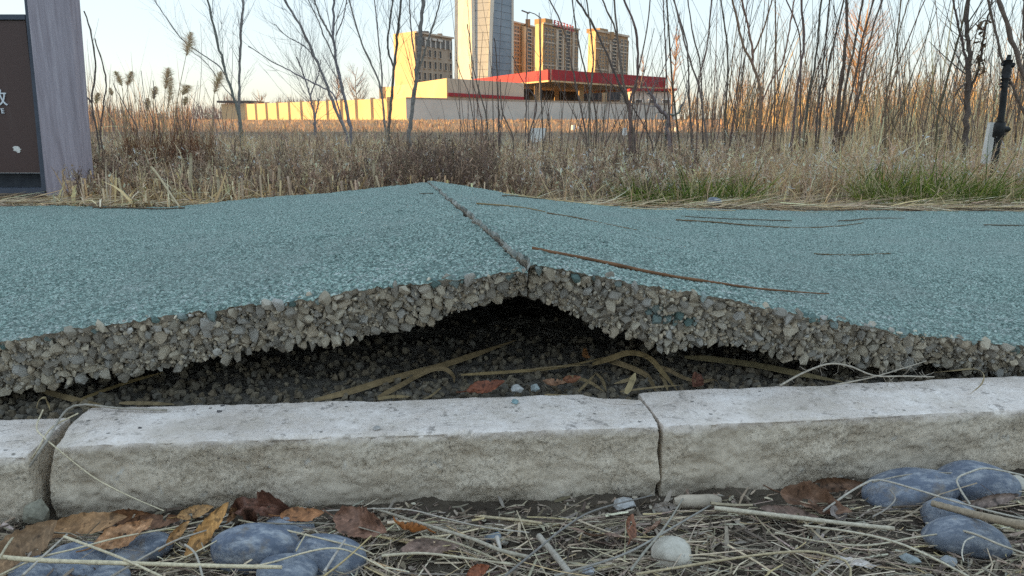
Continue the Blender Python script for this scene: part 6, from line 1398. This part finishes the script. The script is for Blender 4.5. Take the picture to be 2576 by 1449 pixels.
straw('long wavy straw from the lower left corner to the crumpled leaf', [(-6, 1449), (90, 1406), (191, 1380), (300, 1352), (420, 1330), (528, 1307)], 5, 4, CR)
straw('tapering straw slanting down from the long brown tan leaf', [(161, 1350), (262, 1387), (330, 1415), (410, 1452)], 7, 6, CR, -0.038)
straw('grey straw slanting up beside the bright spotted leaf', [(277, 1452), (420, 1370), (500, 1340), (585, 1316)], 6, 4, GY)
straw('pale bent straw between the spotted leaf and the largest pebble', [(465, 1370), (485, 1385), (497, 1405), (510, 1452)], 6, 6, (0.62, 0.56, 0.47), -0.040)
straw('straight straw ending at the crumpled dark leaf', [(428, 1420), (500, 1385), (560, 1350), (590, 1316)], 4, 3, CR)
straw('yellow straw over the pebble right of the largest', [(812, 1452), (860, 1415), (900, 1380), (934, 1348)], 6, 5, YL, -0.036)
straw('arched straw across the pebble right of the largest', [(640, 1425), (690, 1413), (780, 1387), (844, 1379), (900, 1395), (980, 1438)], 5, 4, CR, [-.046, -.044, -.036, -.034, -.04, -.05])
straw('pale flat straw standing on the pebble right of the largest', [(815, 1440), (840, 1400), (868, 1358)], 9, 7, (0.52, 0.47, 0.42), -0.036)
straw('straw from the crumpled dark leaf across the speckled pebble', [(600, 1308), (680, 1325), (780, 1348), (900, 1378), (940, 1395)], 5, 4, CR)
straw('short pale straw leaning on the speckled pebble', [(745, 1385), (765, 1350), (770, 1342)], 5, 4, CR, -0.038)
straw('long thin straw along the foot of the middle kerb stone', [(720, 1292), (901, 1281), (1024, 1282), (1111, 1302), (1216, 1326), (1331, 1340)], 4, 4, GY)
straw('thick splintered cream straw slanting right in the middle litter', [(943, 1280), (1076, 1322), (1191, 1357), (1260, 1385), (1333, 1402)], 7, 11, (0.64, 0.56, 0.44))
straw('curved cream straw ending in the centre litter', [(1062, 1349), (1120, 1358), (1181, 1378), (1251, 1408)], 7, 6, (0.66, 0.57, 0.41), -0.046)
straw('short thick cream straw at the foot of the middle kerb', [(1195, 1298), (1280, 1306), (1363, 1316)], 9, 8, (0.64, 0.52, 0.34), -0.050)
straw('long grey stem rising to the kerb joint', [(1270, 1449), (1345, 1388), (1415, 1331), (1496, 1284), (1640, 1246)], 7, 5, (0.36, 0.33, 0.30))
straw('longest grey stem running under the whitish pebble to the right kerb', [(1395, 1449), (1566, 1396), (1690, 1328), (1803, 1262)], 7, 6, (0.40, 0.37, 0.33))
straw('steep grey stem crossing the longest one above the whitish pebble', [(1587, 1435), (1620, 1390), (1654, 1350), (1690, 1300), (1718, 1254)], 8, 6, (0.46, 0.42, 0.35))
straw('thick splintered pale wood strip at the lower centre', [(1355, 1348), (1395, 1395), (1440, 1452)], 18, 20, (0.62, 0.55, 0.46), -0.050)
straw('straw level above the lower edge left of the centre', [(960, 1398), (1060, 1392), (1180, 1405), (1290, 1420)], 8, 6, (0.60, 0.52, 0.38), -0.048)
straw('pale chip of straw standing in the centre litter', [(1250, 1352), (1258, 1380), (1252, 1390)], 14, 8, (0.55, 0.5, 0.44), -0.044)
straw('thick pale weathered stalk lying under the large draped leaf', [(1797, 1278), (1985, 1300), (2135, 1318), (2250, 1330)], 13, 12, (0.66, 0.58, 0.45), -0.046)
straw('long straw arch along the lower edge right of the whitish pebble', [(1600, 1444), (1720, 1425), (1835, 1406), (1940, 1392), (2034, 1387), (2090, 1398), (2135, 1417), (2140, 1452)], 7, 7, (0.58, 0.47, 0.30))
straw('looping straw from the draped leaf over the long flat pebble', [(2071, 1286), (2120, 1250), (2165, 1222), (2210, 1207), (2300, 1230), (2397, 1260), (2500, 1288), (2580, 1306)], 6, 5, (0.52, 0.47, 0.40), [-.05, -.044, -.036, -.034, -.034, -.034, -.04, -.044])
straw('bent white straw folded over the big rounded pebble', [(2440, 1268), (2416, 1232), (2408, 1204), (2440, 1188), (2476, 1178), (2530, 1186), (2590, 1200)], 5, 5, (0.70, 0.64, 0.54), [-.044, -.036, -.030, -.028, -.028, -.032, -.036])
straw('blunt tan stick poking in from the right photo edge', [(2345, 1266), (2435, 1290), (2520, 1310), (2620, 1330)], 16, 22, (0.44, 0.35, 0.25), [-.040, -.036, -.03, -.024])
straw('thin straw along the right kerb foot behind the pebbles', [(2195, 1213), (2260, 1198), (2322, 1191), (2412, 1189)], 4, 4, (0.48, 0.43, 0.36), -0.040)
straw('long diagonal straw from the watering side to the lower right corner', [(2022, 1322), (2140, 1338), (2247, 1362), (2340, 1400), (2440, 1452)], 6, 6, (0.62, 0.55, 0.42))
straw('straw crossing below the bean shaped pebble', [(1950, 1340), (2060, 1362), (2180, 1372), (2300, 1352), (2400, 1338)], 5, 4, (0.64, 0.56, 0.42))
straw('straw bundle strand right of the bean shaped pebble', [(2330, 1316), (2440, 1340), (2520, 1372), (2600, 1400)], 6, 5, (0.60, 0.53, 0.42))
straw('thin straw curling down over the bean shaped pebble', [(2450, 1350), (2428, 1362), (2420, 1390), (2424, 1412)], 4, 3, (0.66, 0.6, 0.5), -0.036)
straw('pale straw at the lower right with a broad end', [(2040, 1452), (2080, 1420), (2110, 1400)], 8, 10, (0.55, 0.48, 0.38), -0.046)
straw('fine straw hoop left of the long flat pebble', [(2195, 1300), (2230, 1280), (2252, 1255), (2240, 1232)], 4, 4, (0.48, 0.42, 0.36), -0.040)

# ------------------------------------------------------------------ straw litter, crumbs and fibres nobody could count
def front_pts(n, px0=-60, px1=2640, py0=1235, py1=1520):
    px = RNG.uniform(px0, px1, n); py = RNG.uniform(py0, py1, n)
    lim = 1318 - (px / 2576) * 125                        # foot of the kerb in the picture
    py = np.maximum(py, lim + RNG.uniform(2, 60, n))
    x, y = (px - 1288) / FPX, (724.5 - py) / FPX; d = np.stack([x, y * SP + CP, y * CP - SP], 1); t_ = (-0.060 - CAM_H) / d[:, 2]
    return d[:, 0] * t_, d[:, 1] * t_
g = Geo()
x, y = front_pts(2300); n = len(x); a = RNG.normal(0.0, 0.6, n) + (RNG.random(n) < 0.3) * RNG.uniform(-1.5, 1.5, n)
d = np.stack([np.cos(a), np.sin(a), RNG.normal(0, 0.12, n)], 1); L = np.exp(RNG.normal(math.log(0.028), 0.75, n)).clip(0.005, 0.15)
z = gz(x, y) + np.abs(RNG.normal(0.003, 0.0035, n)); s = np.linspace(-0.5, 0.5, 5)[None, :, None]
b_ = RNG.normal(0, 0.12, (n, 1, 3)) * [1, 1, 0.35]
P = np.stack([x, y, z], 1)[:, None] + d[:, None] * L[:, None, None] * s + b_ * L[:, None, None] * (s ** 2 * 2)
P[:, :, 2] = np.maximum(P[:, :, 2], (z - 0.003)[:, None])
ky = 0.508 + 0.083 * P[:, :, 0]; P[:, :, 1] = np.minimum(P[:, :, 1], ky)
tubes(g, P, np.exp(RNG.normal(math.log(0.00040), 0.5, n)).clip(0.0002, 0.0015)[:, None] * np.linspace(1, 0.7, 5)[None], 4, pal(n, [(0.70, 0.58, 0.42), (0.54, 0.44, 0.32), (0.34, 0.275, 0.21), (0.78, 0.67, 0.52), (0.18, 0.135, 0.10), (0.70, 0.54, 0.30)], [2.2, 3, 3.5, 1.3, 3, 1]), cap=False)
x, y = front_pts(4200); n = len(x); a = RNG.normal(0, 0.9, n)
blades(g, np.stack([x, y, gz(x, y) + RNG.uniform(0, 0.003, n)], 1), np.stack([np.cos(a), np.sin(a), RNG.normal(0, 0.3, n)], 1), RNG.uniform(0.004, 0.014, n), RNG.uniform(0.001, 0.0042, n), RNG.normal(0, 0.3, (n, 3)), pal(n, [(0.34, 0.28, 0.22), (0.22, 0.17, 0.13), (0.50, 0.43, 0.34), (0.12, 0.09, 0.07), (0.42, 0.33, 0.24)]), 2, wide=0.5, tip=0.5)
obj('straw_litter', g.mesh('straw_litter', M['straw']), kind='stuff', label='fine straw litter and bark scraps on the soil of the front strip')
g = Geo(); x, y = front_pts(1500); r = np.random.default_rng(77)
for k in range(len(x)):
    me, V, T, c_ = STONES[r.integers(20)]; rad = math.exp(r.normal(math.log(0.0011), 0.5)); A = np.array(Euler(r.uniform(0, 6.28, 3)).to_matrix()) * rad
    cc_ = c_ * (0.35 if r.random() < 0.7 else 0.8) * np.array([1, 0.9, 0.78]); g.add(V @ A.T + np.array([x[k], min(y[k], 0.51 + 0.083 * x[k]), float(gz(x[k], y[k])) + rad * 0.3]), tris=T, col=cc_)
obj('soil_crumbs', g.mesh('soil_crumbs', M['stone']), kind='stuff', label='soil crumbs and grit of the front strip')
